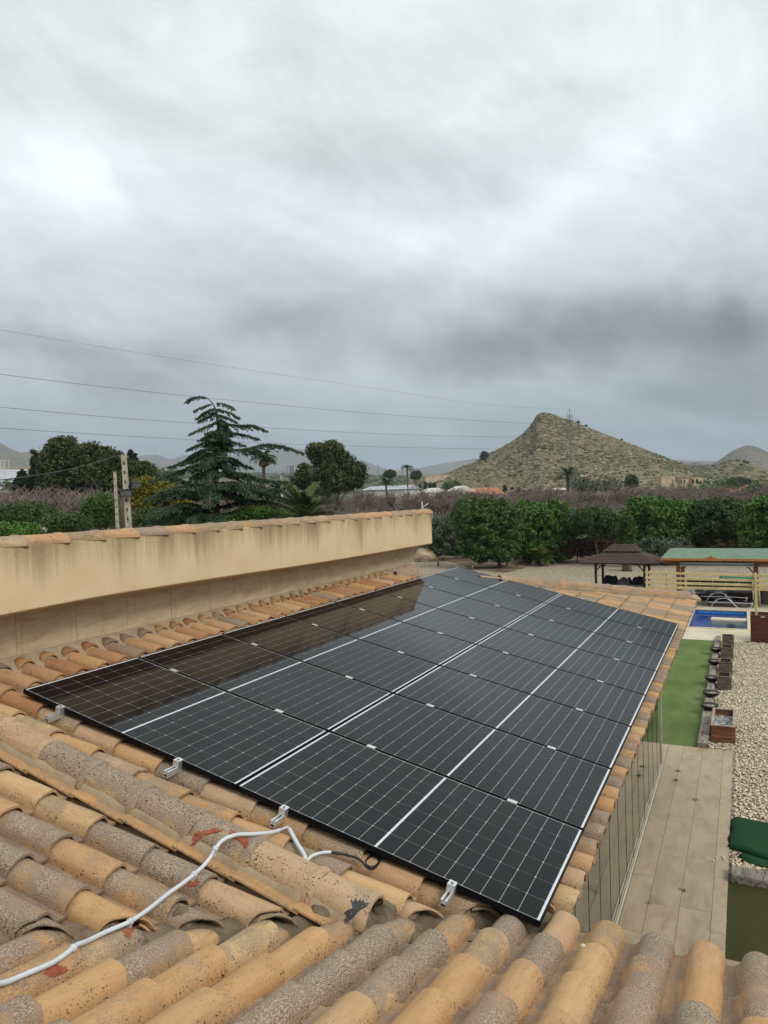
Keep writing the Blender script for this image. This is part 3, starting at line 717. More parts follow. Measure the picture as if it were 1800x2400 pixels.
# ---- patio of stone slabs
patio = sheet('patio', [(3.10, -.6), (4.47, -.6), (4.47, 13.2), (2.0, 13.2), (2.0, 11.97), (3.10, 11.97)], -4.168, M['mortar'], .03)
WM[patio.name] = Matrix.Identity(4)
bx = [3.245, 3.535, 3.915, 4.30, 4.478]; off = [11.65, 11.65, 12.71, 12.71]
off = [11.65 - .85 * 0, 11.65 - .71, 11.0, 12.0]
for c_ in range(4):
    y1 = 13.2; seq = [off[c_] - 1.46 * k_ for k_ in range(-1, 10)]
    ys_ = [13.2] + [y_ for y_ in seq if -.6 < y_ < 13.1] + [-.6]
    for a_, b_ in zip(ys_[:-1], ys_[1:]):
        x0 = bx[c_]; 
        s_b = MB(); s_b.box((x0 + .0025, b_ + .0025, -4.172), (bx[c_ + 1] - .0025, a_ - .0025, -4.158 + rt.uniform(0, .0015))); s_b.obj('paving_slab', M['paving'], patio)
for yb, ya in ((11.98, 13.2),):
    s_b = MB(); s_b.box((2.0, yb, -4.172), (3.24, ya, -4.158)); s_b.obj('paving_slab', M['paving'], patio)

for _x, _y, _l, _n in ((3.535, 11.62, 'by the glass corner', 26), (3.53, 11.12, 'just short of the glass corner', 24), (3.92, 10.3, 'in the middle joint far down the patio', 12), (3.925, 7.05, 'in the middle joint near the roof', 16), (3.54, 6.55, 'in the joint next to the glass track', 8)):
    C = np.zeros((_n * 3, 3)) + [_x, _y, -4.150]; d_w = RNG.normal(size=(_n * 3, 3)) * [.028, .028, .006]; C = C + d_w; N_ = RNG.normal(size=(_n * 3, 3)); N_ /= np.linalg.norm(N_, axis=1)[:, None]; S__ = np.cross(N_, [0, 0, 1.]); V, F = (lambda n, C, U, W_: (np.stack([C - U, C + W_, C + U, C - W_], 1).reshape(-1, 3), np.arange(n * 4).reshape(n, 4)))(_n * 3, C, N_ * .014, S__ * .006)
    tag(link('weed', mesh('weed', V, F, M['leaf_dark'])), 'tiny dark weed growing in a patio joint %s' % _l, 'weed', 'weeds in the patio joints')
# ---- middle roof (same slope, this side of the ridge cap)
mid = thing('tiled_roof', 'clay tiled roof slope between the ridge cap and the mortar valley, crossed by the grey conduit', 'roof', (0, 0, -4.2))
dk = MB(); slab(dk, [(-1.2, -3.6), (.2, -3.2), (3.95, .4), (3.9, -.3), (-1.2, -.3)], PM, -.28, -.187); dk.obj('roof_deck', M['mortar'], mid)
for k in range(-5, 7):
    x = 1.62 + .397 * k; sb = MB(); sb.box((-.43, 0, 0), (0, .085, .016)); so_ = bevel(sb.obj('roof_tile', M['tile'], mid, False, PM @ T_(x, -.612, -.128) @ Matrix.Rotation(math.radians(2.2), 4, 'Y') @ Matrix.Rotation(math.radians(-10), 4, 'X')), .004, 2)
    so_.color = (.52, .55, rt.random(), 1)
    if x > 2.9: so_.scale = (1, 1, 1)
for r_ in range(1, 13):
    y = -.5885 - .2365 * r_
    for k in range(-7, 7):
        x = 1.559 + .397 * k
        if x < -.6 + 0 * y: continue
        c = tcolor(rt)
        mw = PM @ T_(x + rt.uniform(-.008, .008), y + rt.uniform(-.004, .004), -.17) @ Matrix.Rotation(rt.uniform(-.015, .015), 4, 'Z')
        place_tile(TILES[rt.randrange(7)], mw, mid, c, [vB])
# ridge cap with its mortar bed
V = []; F = []; n = 120
for i in range(n + 1):
    x = -1.0 + 4.12 * i / n
    for v_, z_ in ((-.535, -.15), (-.527, -.085), (-.50, -.075), (-.41, -.02), (-.30, -.07), (-.285, -.14)):
        V.append(PM @ Vector((x, v_ + .010 * mnoise.noise(Vector((x * 5, 2, v_))), z_ + .016 * mnoise.noise(Vector((x * 9, v_ * 12, 1))))))
for i in range(n):
    for k in range(5): a = i * 6 + k; F.append((a, a + 6, a + 7, a + 1))
link('ridge_mortar', mesh('ridge_mortar', V, F, M['mortar_light'], True), mid)
for q, k in enumerate(range(-3, 8)):
    x = .382 + .408 * k - (.10 if k == 7 else 0)
    mw = PM @ T_(x, -.408, -.098) @ Matrix.Rotation(rt.uniform(-.012, .012), 4, 'Z') @ Matrix.Rotation(math.radians(1.8), 4, 'Y')
    o = link('ridge_tile', RIDGES[q % 4], mid, mw); o.color = (.30, .1, rt.random(), 1) if k in (0, 1, -1) else ((.66, .75, rt.random(), 1) if k < 6 else (.28, .05, rt.random(), 1))

# ---- near roof
near = thing('tiled_roof', 'near clay tiled roof running down towards the patio along the bottom of the view', 'roof', (0, 0, -4.2))
dk = MB(); sl_ = lambda x, y: -.985 - .24 * y
V = [(.0, -3.5, sl_(0, -3.5) - .02), (3.93, .40, sl_(0, .15) - .08), (3.93, .14, sl_(0, .14) - .02), (8.5, .14, sl_(0, .14) - .02), (8.5, -6.0, sl_(0, -6) - .02), (.0, -6.0, sl_(0, -6) - .02)]
V += [(x, y, z - .12) for x, y, z in V]
dk.add(V, [(0, 1, 2, 3, 4, 5), (11, 10, 9, 8, 7, 6)] + [(i, 6 + i, 6 + (i + 1) % 6, (i + 1) % 6) for i in range(6)]); dk.obj('roof_deck', M['mortar'], near)
JOINT = {7: -1.59, 6: -1.593, 5: -1.255, 4: -.80, 3: -.97}
for c_ in range(-12, 12):
    xe = 3.941 - .2335 * c_                      # right free edge of the roll
    lvl0 = .205 if c_ <= 0 else rt.choice([.205, .10, .0, -.1])
    if c_ in JOINT: lvl0 = JOINT[c_] + .39 * 4
    lo = lvl0
    for k in range(12):
        y = lo - .388 * k
        if y < -4.0: break
        if y > .3: continue
        if xe < 1.2 and y > -2: pass
        mw = CM @ T_(y / math.cos(C14), -xe, 0.0) @ Matrix.Rotation(rt.uniform(-.01, .01), 4, 'Z')
        pl = [vC] if xe < 4.0 else []
        col_ = tcolor(rt)
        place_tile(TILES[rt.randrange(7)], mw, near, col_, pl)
wl = MB(); wl.box((3.95, -6, -4.19), (8.4, -.45, -1.12)); wl.obj('wall', M['stucco'], near)
wl = MB(); wl.box((3.96, -.45, -1.24), (8.4, .02, -1.19)); wl.obj('soffit', M['white_wall'], near)

# ---- valley mortar
V = []; F = []; n = 150
dv = Vector((1, .962, 0)).normalized()
for i in range(n + 1):
    tt = .6 + (5.35 - .6) * i / n
    for s_, zz in ((-.13, .01), (-.09, .03), (-.045, .035), (-.015, -.012), (.03, -.012), (.05, .015), (.08, .035), (.12, .03), (.15, .01)):
        p = VP0 + dv * tt + VN * s_
        if i == n: pass
        zA = -.1745 - .2309 * p.x; zC = -.985 - .24 * p.y
        z = max(zA, zC) + zz + .03 * mnoise.noise(Vector((tt * 8, s_ * 14, 5))) + .012 * mnoise.noise(Vector((tt * 30, s_ * 30, 5)))
        V.append((p.x + .02 * mnoise.noise(Vector((tt * 5, s_, 9))), p.y, z))
for i in range(n):
    for k in range(8): a = i * 9 + k; F.append((a, a + 9, a + 10, a + 1))
link('valley_mortar', mesh('valley_mortar', V, F, M['mortar'], True), mid)
def plug(p, nrm_m, rx, ry, rz, parent, seed):
    bm = bmesh.new(); bmesh.ops.create_icosphere(bm, subdivisions=3, radius=1)
    for v in bm.verts:
        k = 1 + .22 * mnoise.noise(v.co * 1.6 + Vector((seed * 7, 0, 0))) + .07 * mnoise.noise(v.co * 6 + Vector((seed * 7, 0, 0)))
        v.co = Vector((v.co.x * rx * k, v.co.y * ry * k, v.co.z * rz * k))
    me_ = bpy.data.meshes.new('mortar_plug'); bm.to_mesh(me_); bm.free(); me_.materials.append(M['mortar'])
    for f in me_.polygons: f.use_smooth = True
    return link('mortar_plug', me_, parent, nrm_m @ T_(*p))
rows = [-.5885 - .2365 * r_ for r_ in range(-1, 12)] + [-.05 + .2275 * r_ for r_ in (-1, 0, 1)]
for q, y in enumerate(rows):
    yc = y + .083
    x = (yc + 3.377 - .06 * 1.3876) / .962 / math.cos(A13)
    plug((x - .075, yc + .0, -.150), PM, .075, .068, .068, mid, q)
for c_ in range(1, 11):
    xc = 3.941 - .2335 * c_ - .083; y = .962 * xc - 3.377 - .06 * 1.3876
    plug((y / math.cos(C14) - .075, -xc, .02), CM, .07, .066, .06, near, c_ + 30)
plug((3.02, -.408, -.125), PM, .11, .105, .095, mid, 77)
plug((3.10, -.42, -.17), PM, .10, .13, .05, mid, 78)
for _q, (_x, _y) in enumerate(((-.60, 7.62), (-.50, 7.75), (-.56, 7.45), (-.42, 7.66))):
    _o = plug((_x, _y, -.15), PM, .11, .12, .07, roofA, 80 + _q); _o.data.materials[0] = M['mortar_light']

# ------------------------------------------------------------------ parapet wall
par = thing('parapet_wall', 'long cream stucco parapet with black run-off streaks and a clay tile coping, above stone cladding', 'wall', (-.7, -2.5, -4.2))
V = []; F = []; n = 40
for i in range(n + 1):
    y = -3.0 + (8.86 + 3.0) * i / n; u = (y - .1) / 8.7; zb = .525 - .075 * u + .008 * math.sin(y * .9) - (.02 if y < 1.0 else 0) * (1 - max(y, 0)); zt = 1.035 - .02 * u
    V += [(-.35, y, zb), (-.35, y, zt), (-.58, y, zt), (-.58, y, zb + .02), (-1.0, y, zb + .05), (-1.0, y, zb - .05), (-.62, y, zb - .06), (-.38, y, zb - .012)]
for i in range(n):
    for k in range(8): a = i * 8; F.append((a + k, a + (k + 1) % 8, a + 8 + (k + 1) % 8, a + 8 + k))
F += [tuple(range(7, -1, -1)), tuple(n * 8 + k for k in range(8))]
bevel(link('stucco_band', mesh('stucco_band', V, F, M['stucco']), par), .01, 3)
cw_ = MB(); cw_.box((-1.0, -3.0, -4.19), (-.722, 8.78, .40)); cw_.obj('wall_core', M['stone'], par)
for k in range(-6, 14):
    y0 = .50 + .62 * k; y1 = min(y0 + .62, 8.79)
    if y0 > 8.7: break
    s_b = MB(); s_b.box((-.722, y0 + .002, -.6), (-.70 + rt.uniform(-.0015, .0015), y1 - .002, .47)); s_b.obj('cladding_slab', M['stone'], par)
q = 0; y = -2.9
while y < 8.80:
    yf = min(y + .47, 8.90)
    mw = T_(-.462, yf, 1.028 - .002 * y) @ Matrix.Rotation(PI / 2 + rt.uniform(-.015, .015), 4, 'Z') @ Matrix.Rotation(math.radians(1.5), 4, 'Y') @ Matrix.Diagonal((1, 1.08, .70, 1))
    o = link('coping_tile', RIDGES[q % 4], par, mw); o.color = tcolor(rt, 'cap') if rt.random() < .7 else (.3, .35, rt.random(), 1); y += .40; q += 1
# skirt of mortar where the tiles meet the cladding
V = []; F = []; n = 200
for i in range(n + 1):
    y = -.6 + 9.3 * i / n
    for k, (x, z) in enumerate(((-.705, -.055), (-.66, -.078), (-.61, -.095), (-.565, -.105), (-.53, -.135), (-.50, -.17))):
        wv = .5 + .5 * math.cos(2 * PI * (y + .05 - .083) / .2275); zt = -.085 + .055 * wv
        zz = z + .012 * mnoise.noise(Vector((y * 3, k, 0))) + (wv - .4) * .045 * min(1, k / 2) * (1 if k < 4 else .6)
        V.append(PM @ Vector((x + (.03 * mnoise.noise(Vector((y * 2.2, k * .5, 4))) if k else 0), y, zz)))
for i in range(n):
    for k in range(5): a = i * 6 + k; F.append((a, a + 6, a + 7, a + 1))
link('mortar_skirt', mesh('mortar_skirt', V, F, M['mortar_light'], True), par)
# filled fixing holes of a removed bracket
for px, py in ((212, 1357), (224, 1357), (211, 1369), (224, 1377), (212, 1378), (115, 1391)):
    d = ray(px, py); tt = (-.349 - CW[0]) / d[0]; p = CW + d * tt
    b_ = MB(); b_.lathe([(.001, 0), (.010, .001), (.013, -.004)], n=8); b_.obj('filled_hole', M['mortar_light'], par, True, T_(-.352, p[1], p[2]) @ Matrix.Rotation(PI / 2, 4, 'Y'))
# ------------------------------------------------------------------ solar array
PW, PL, PG, PGX = 1.9364, 1.134, .02, .012
def cell_b(t, b):
    p = t.n('ShaderNodeTexCoord').outputs['Object']; s = t.n('ShaderNodeSeparateXYZ', None, Vector=p).outputs
    w_ = t.math('FRACT', t.math('MULTIPLY', s[1], 1 / .0114))
    k = t.mapr(t.math('ABSOLUTE', t.math('SUBTRACT', w_, .5)), 0.34, 0.46)
    r = t.n('ShaderNodeObjectInfo').outputs['Random']
    c = t.mix(r, (.004, .004, .0052), (.006, .0055, .0058))
    b.inputs['Coat Weight'].default_value = .85; b.inputs['Coat Roughness'].default_value = .06; b.inputs['Coat IOR'].default_value = 1.27; b.inputs['Specular IOR Level'].default_value = 0.0
    return t.mix(k, c, (.016, .0155, .016))
M['cell'] = mat('solar_cell', cell_b, .35, .2)
M['backsheet'] = mat('panel_backsheet', lambda t, b: (.58, .60, .62), .5, .0, Coat_Weight=.88, Coat_Roughness=.06, Coat_IOR=1.27)
fl = .007; mgx = .015; mgy = .006; cg = .0022; mid_g = .016
cwx = (PW - 2 * fl - 2 * mgx - mid_g - 16 * cg) / 18; cwy = (PL - 2 * fl - 2 * mgy - 5 * cg) / 6
cellpos = []
for h in range(2):
    for i in range(9):
        x = fl + mgx + i * (cwx + cg) + (9 * cwx + 8 * cg + mid_g) * h
        for j in range(6): cellpos.append((x, fl + mgy + j * (cwy + cg)))
cb = MB(); ch_ = .004
V = [(ch_, 0, 0), (cwx - ch_, 0, 0), (cwx, ch_, 0), (cwx, cwy - ch_, 0), (cwx - ch_, cwy, 0), (ch_, cwy, 0), (0, cwy - ch_, 0), (0, ch_, 0)]
cb.add(V, [tuple(range(8))]); cell_me = cb.me('solar_cell', M['cell'])
alls = MB()
for x, y in cellpos: alls.add([(v[0] + x, v[1] + y, 0) for v in V], [tuple(range(8))])
alls_me = alls.me('solar_cells', M['cell'])
fb = MB(); d_ = .035
for a, b in (((0, 0, -d_), (PW, fl, 0)), ((0, PL - fl, -d_), (PW, PL, 0)), ((0, fl, -d_), (fl, PL - fl, 0)), ((PW - fl, fl, -d_), (PW, PL - fl, 0))): fb.box(a, b)
frame_me = fb.me('frame', M['frame'])
bs = MB(); bs.box((fl, fl, -.008), (PW - fl, PL - fl, -.0025)); bs_me = bs.me('backsheet', M['backsheet'])
ordn = ['nearest', 'second', 'third', 'fourth', 'fifth', 'sixth', 'seventh', 'farthest']
for r_ in range(8):
    for c_ in range(2):
        side = 'wall side' if c_ == 0 else 'patio side'
        lab = 'black solar panel, %s of the eight on the %s of the roof' % (ordn[r_], side)
        mw = PM @ T_(c_ * (PW + PGX), r_ * (PL + PG), 0)
        pn = link('solar_panel', None, None, mw); tag(pn, lab, 'solar panel', 'solar panels laid in two columns on the tiled roof')
        link('frame', frame_me, pn, mw); link('backsheet', bs_me, pn, mw)
        if r_ < 4:
            for x, y in cellpos: link('solar_cell', cell_me, pn, mw @ T_(x, y, -.0015))
        else:
            tag(link('solar_cells', alls_me, pn, mw @ T_(0, 0, -.0015)), kind='stuff')
# mounting rails with clamps
rl = MB()
for a, b in (((-.018, 0, -.078), (-.013, 9.36, -.038)), ((.013, 0, -.078), (.018, 9.36, -.038)), ((-.013, 0, -.078), (.013, 9.36, -.074)), ((-.013, 0, -.058), (.013, 9.36, -.054)), ((-.018, 0, -.040), (-.006, 9.36, -.037)), ((.006, 0, -.040), (.018, 9.36, -.037))): rl.box(a, b)
rl_me = rl.me('rail_profile', M['alu'])
ec = MB(); ec.box((-.022, -.040, -.037), (.022, -.002, .002)); ec.box((-.022, -.004, .002), (.022, .009, .006)); ec.box((-.022, -.040, .002), (.022, -.004, .006)); ec_me = ec.me('end_clamp', M['alu'])
mc = MB(); mc.box((-.032, -.003, -.037), (.032, PG + .003 - .006, .0005)); mc.box((-.034, -.010, .0008), (.034, PG + .010, .0055)); mc_me = mc.me('middle_clamp', M['alu'])
bo = MB(); bo.lathe([(.0065, 0), (.0065, .006), (.004, .0065)], n=8); bo_me = bo.me('bolt', M['galv'])
for xr, nm in ((.405, 'next to the stone wall'), (1.485, 'under the wall-side column'), (2.31, 'carrying the conduit end'), (3.40, 'nearest the patio eave')):
    mw = PM @ T_(xr, -.125, 0)
    ra = link('mounting_rail', None, None, mw); tag(ra, 'silver aluminium rail poking from under the panels, the one %s' % nm, 'rail', 'aluminium rails under the solar panels')
    link('rail_profile', rl_me, ra, mw)
    m2 = PM @ T_(xr, 0, 0); link('end_clamp', ec_me, ra, m2); link('bolt', bo_me, ra, m2 @ T_(0, -.02, .006))
    for r_ in range(1, 8):
        m2 = PM @ T_(xr, r_ * (PL + PG) - PG, 0); link('middle_clamp', mc_me, ra, m2)
    m2 = PM @ T_(xr, 8 * (PL + PG) - PG, 0) @ Matrix.Rotation(PI, 4, 'Z'); link('end_clamp', ec_me, ra, m2)

# ------------------------------------------------------------------ conduits and cables, laid on the tiles
bpy.context.view_layer.update()
DG = bpy.context.evaluated_depsgraph_get()
UPN = (PM.to_3x3() @ Vector((0, 0, 1))).normalized()
def hit(px, py):
    d = Vector(ray(px, py)).normalized(); ok, loc, nr_, *_ = sc.ray_cast(DG, Vector(CW), d); return loc
def onplane(px, py, z):
    d = ray(px, py); n_ = np.array(UPN); P0 = np.array(PM @ Vector((0, 0, z))); return Vector(CW + d * (n_ @ (P0 - CW) / (n_ @ d)))
cp = [onplane(px, py, z) for px, py, z in [(-190, 2395, -.045), (0, 2319, -.048), (55, 2294, -.048), (135, 2260, -.048), (219, 2214, -.05), (304, 2163, -.05), (392, 2098, -.05), (456, 2049, -.045), (489, 2016, -.03), (504, 1990, .01), (523, 1969, .03),
                                           (553, 1957, .036), (591, 1955, .02), (633, 1952, -.01), (654, 1946, -.03)]]
for _i, (_x, _y) in enumerate(((-190, 2395), (0, 2319), (55, 2294), (135, 2260))):
    if _i == 0: continue
    _h = hit(_x, _y)
    if _h is not None and (_h - Vector(CW)).length < (cp[_i] - Vector(CW)).length: cp[_i] = _h + UPN * .016
cp[0] = cp[1] + (cp[1] - cp[2]) * 3.0
cond = thing('conduit', 'pale grey corrugated conduit clipped across the tiles up to the solar panels', 'conduit', tuple(cp[1]))
pts = catmull(cp, 10)
for _i, _p in enumerate(pts):
    _ok, _h, *_r = sc.ray_cast(DG, _p + UPN * .4, -UPN)
    if _ok and (_h - _p).dot(UPN) > -.0115: pts[_i] = _h + UPN * .0125
for _ in range(14): pts = [pts[0]] + [Vector(.25 * pts[i - 1] + .5 * pts[i] + .25 * pts[i + 1]) if (.5 * (pts[i - 1] + pts[i + 1]) - pts[i]).dot(UPN) > 0 else pts[i] for i in range(1, len(pts) - 1)] + [pts[-1]]
cd = MB(); cd.tube(pts, .0105, 10); cd.obj('pipe', M['white'], cond, True)
cd = MB(); cd.tube(catmull([onplane(px, py, -.035) for px, py in ((650, 1948), (664, 1942), (676, 1937))], 4), .006, 8); cd.obj('sleeve_tip', M['white'], cond, True)
for px, py, z in ((131, 2262, -.048), (301, 2165, -.05), (455, 2050, -.045), (505, 1990, .012)):
    p = onplane(px, py, z); i_ = min(range(len(pts)), key=lambda k: (pts[k] - p).length); p = pts[i_]; dd = (pts[min(i_ + 1, len(pts) - 1)] - pts[i_ - 1]).normalized()
    r = dd.to_track_quat('Z', 'Y').to_matrix().to_4x4(); g = MB(); g.lathe([(.0118, -.009), (.0155, -.009), (.0155, .009), (.0118, .009)], n=12)
    cl = g.obj('pipe_clip', M['white'], cond, True, T_(*p) @ r)
    g = MB(); g.box((-.008, -.008, -.04), (.008, .008, -.008)); g.obj('clip_foot', M['white'], cond, False, T_(*p) @ PM)
wc = [onplane(px, py, z) for px, py, z in ((678, 1943, -.045), (686, 1958, -.045), (697, 1978, -.045), (709, 1997, -.045), (715, 2010, -.05), (713, 2022, -.055), (703, 2028, -.06), (688, 2022, -.062), (668, 2013, -.065))]
g = MB(); g.tube(catmull(wc, 5), [.010, .0115] + [.0135] * 80 if False else .0125, 10)
w2 = thing('taped_cable', 'bundle of cables wrapped in white tape looping beside the ridge tile', 'cable', tuple(wc[3])); g.obj('wrapping', M['white'], w2, True)
wc = [onplane(px, py, z) for px, py, z in ((720, 2018, -.055), (730, 2007, -.045), (745, 2001, -.042), (760, 1998, -.045), (775, 1997, -.05))]
w3 = thing('cable', 'short white sleeve with black cables running to a coil below the panel edge', 'cable', tuple(wc[0]))
g = MB(); g.tube(catmull(wc, 5), .0088, 10); g.obj('sleeve', M['white'], w3, True)
wc = [onplane(px, py, z) for px, py, z in ((773, 1997, -.05), (795, 2000, -.055), (814, 2003, -.06))]
g = MB(); g.tube(catmull(wc, 4), .0085, 8); g.obj('black_tape', M['black'], w3, True)
for jj in range(2):
    wc = [onplane(px, py + jj * 3, z) for px, py, z in ((812, 2003, -.06), (835, 2009, -.06), (850, 2020, -.06), (860, 2032, -.06), (875, 2035, -.06), (888, 2022, -.06), (892, 2008, -.07), (880, 2002, -.075), (864, 2008, -.07), (857, 2020, -.06), (866, 2030, -.055), (880, 2028, -.06), (889, 2015, -.065), (872, 1998, -.08), (862, 1990, -.09))]
    g = MB(); g.tube(catmull(wc, 5), .0032, 6); g.obj('wire', M['black'], w3, True)
M['yellow'] = simple('earth_wire', (.42, .30, .03), .5, .3, .2, 20)
wc = [onplane(px, py, z) for px, py, z in ((668, 1907, -.03), (669, 1915, -.035), (672, 1927, -.035), (678, 1940, -.04))]
g = MB(); g.tube(catmull(wc, 4), .0022, 6); ew = g.obj('earth_wire', M['yellow']); tag(ew, 'thin yellow earth wire hanging from the rail clamp to the taped cable', 'wire')
# red sealant smears over the drilled clips, draped onto the tiles under them
def smear(pix, label, lift=.0035, seed=0, wob=.35, m_=None, cat='sealant', grp='red sealant smears on the tiles', nm='sealant_smear'):
    sm_mat = m_ or M['silicone']
    cx = sum(p[0] for p in pix) / len(pix); cy = sum(p[1] for p in pix) / len(pix)
    n = 40; ring = catmull([Vector((p[0], p[1], 0)) for p in pix + [pix[0]]], 8)[:-1]
    V = []; F = []; lv = (1.0, .93, .7, .4)
    for li, l in enumerate(lv):
        for k, p in enumerate(ring):
            jn = 1 + .30 * mnoise.noise(Vector((p.x * .35, p.y * .35, seed))) + .18 * mnoise.noise(Vector((p.x * 1.1, p.y * 1.1, seed)))
            x = cx + (p.x - cx) * l * jn; y = cy + (p.y - cy) * l * jn; q = hit(x, y)
            if q is None: q = onplane(x, y, -.06)
            h = (0 if li == 0 else lift) * (1 + wob * mnoise.noise(Vector((x * .3, y * .3, seed + 3))))
            V.append(q + UPN * (h + .0008))
    q = hit(cx, cy); V.append(q + UPN * lift); mm_ = len(ring)
    for li in range(3):
        for k in range(mm_): a = li * mm_ + k; b = li * mm_ + (k + 1) % mm_; F.append((a, b, b + mm_, a + mm_))
    for k in range(mm_): F.append((3 * mm_ + k, 3 * mm_ + (k + 1) % mm_, 4 * mm_))
    o = link(nm, mesh(nm, V, F, sm_mat, True)); tag(o, label, cat, grp); return o
hides = [o for o in col.objects if o.name.split('.')[0] in ('pipe', 'pipe_clip', 'clip_foot', 'wrapping', 'sleeve', 'sleeve_tip', 'black_tape', 'wire', 'earth_wire')]
for o in hides: o.hide_viewport = True
bpy.context.view_layer.update(); DG = bpy.context.evaluated_depsgraph_get()
smear([(448, 1968), (455, 1955), (480, 1948), (505, 1942), (520, 1948), (500, 1954), (478, 1960), (465, 1972), (455, 1982), (449, 1980)], 'red sealant band curving over the ridge tile left of the conduit bend', .006, 1, .6)
smear([(540, 1950), (560, 1954), (578, 1964), (583, 1976), (575, 1990), (568, 1978), (552, 1968), (538, 1962)], 'red sealant patch on the ridge tile joint under the conduit bend', .006, 2, .6)
smear([(448, 2062), (466, 2060), (466, 2074), (452, 2080), (436, 2076)], 'small red sealant stain under the clip next to the mortar ridge', .002, 3)
smear([(286, 2184), (300, 2172), (318, 2172), (312, 2184), (302, 2200), (294, 2196)], 'red sealant stain under the clip halfway down the conduit', .002, 4)
smear([(104, 2279), (125, 2262), (152, 2266), (156, 2278), (130, 2290), (112, 2290)], 'red sealant stain on the ochre tile at the lowest clip', .002, 5)
M['bitumen'] = simple('dark_bitumen', (.055, .055, .058), .6, .3, .3, 30, .8, 40)
smear([(822, 2112), (838, 2108), (862, 2116), (858, 2126), (842, 2136), (826, 2152), (812, 2166), (807, 2158), (812, 2146), (806, 2140), (818, 2132), (828, 2128)], 'dark grey bitumen patch on the lowest ridge tile', .002, 6, .35, M['bitumen'], 'bitumen patch', None, 'bitumen_patch')
for o in hides: o.hide_viewport = False
peb = link('pebble', None); 
bpy.data.objects.remove(peb)
v_, f_ = BL[2][1]
me_ = mesh('pebble', v_ * (.014, .011, .008), f_, M['cream'], True)
q = hit(1366, 2219)
if q is not None: o = link('pebble', me_, None, T_(*(q + Vector((0, 0, .005))))); tag(o, 'single pale pebble lying in the tile channel at the eave', 'pebble')

# ------------------------------------------------------------------ garden beside the house
sheet('artificial_turf', [(1.2, 13.22), (3.80, 13.22), (3.765, 25.30), (1.2, 25.30)], -4.160, M['turf'], .02)
# railway sleepers in a row
ys_ = [13.18, 15.15, 17.1, 19.0, 21.0, 23.0, 25.85]
pos = ['nearest the patio', 'second from the patio', 'third from the patio', 'fourth from the patio', 'fifth from the patio', 'nearest the pool']
for i_ in range(6):
    b_ = MB(); dx = rt.uniform(-.012, .012); b_.box((3.79 + dx - .015 * i_ * .3, ys_[i_] + .01, -4.18), (4.0 + dx - .012 * i_, ys_[i_ + 1] - .02, -4.05 + rt.uniform(-.008, .008)))
    o = bevel(b_.obj('railway_sleeper', M['sleeper']), .012, 2); tag(o, 'cracked grey railway sleeper edging the turf, %s' % pos[i_], 'sleeper', 'railway sleepers edging the artificial turf')
def planter(x0, x1, y0, y1, h, m_, rim, label, fill=None, grp='wooden planter boxes on the gravel'):
    o = thing('planter_box', label, 'planter', ((x0 + x1) / 2, (y0 + y1) / 2, -4.18), 0, grp); nb = 4; bh = h / nb; wl_ = .028; z0 = -4.175
    for k in range(nb):
        a = z0 + k * bh + .003; b = z0 + (k + 1) * bh - .003
        for bx_ in (((x0, y0, a), (x1, y0 + wl_, b)), ((x0, y1 - wl_, a), (x1, y1, b)), ((x0, y0 + wl_, a), (x0 + wl_, y1 - wl_, b)), ((x1 - wl_, y0 + wl_, a), (x1, y1 - wl_, b))):
            g = MB(); g.box(*bx_); bevel(g.obj('board', m_, o), .003, 1)
    zt = z0 + h; rw = .05
    for bx_ in (((x0 - .01, y0 - .01, zt), (x1 + .01, y0 + rw, zt + .022)), ((x0 - .01, y1 - rw, zt), (x1 + .01, y1 + .01, zt + .022)), ((x0 - .01, y0 + rw, zt), (x0 + rw, y1 - rw, zt + .022)), ((x1 - rw, y0 + rw, zt), (x1 + .01, y1 - rw, zt + .022))):
        g = MB(); g.box(*bx_); bevel(g.obj('rim_board', rim, o), .003, 1)
    g = MB(); g.box((x0 + wl_, y0 + wl_, z0 + .02), (x1 - wl_, y1 - wl_, zt - .13)); g.obj('fill', fill or M['soil'], o); return o
def whitestone_b(t, b):
    p = t.n('ShaderNodeTexCoord').outputs['Object']; vo = t.n('ShaderNodeTexVoronoi', None, Vector=p, Scale=26.0)
    t.L.new(t.bump(vo.outputs['Distance'], -1.0, .03), b.inputs['Normal']); cs = t.n('ShaderNodeSeparateColor', None, Color=vo.outputs['Color']).outputs
    return t.mix(t.mapr(vo.outputs['Distance'], .3, .6), t.ramp(cs[0], [(0, (.5, .5, .48)), (1, (.75, .75, .73))]), (.06, .07, .05))
M['whitestone'] = mat('white_stones', whitestone_b, .8, .2)
planter(4.05, 4.52, 13.72, 15.1, .36, M['redplanter'], M['palewood'], 'large reddish wooden planter box filled with white stones, nearest the house', M['whitestone'])
for (y0, y1, lab) in ((18.35, 18.95, 'second nearest, alone beside the third sleeper'), (20.2, 20.8, 'third along the row of sleepers'), (22.35, 22.95, 'fourth along the row of sleepers'), (24.3, 24.85, 'last, next to the pool deck')):
    planter(4.03, 4.39, y0, y1, .34, M['greywood'], M['greywood'], 'square weathered grey planter box, %s' % lab)
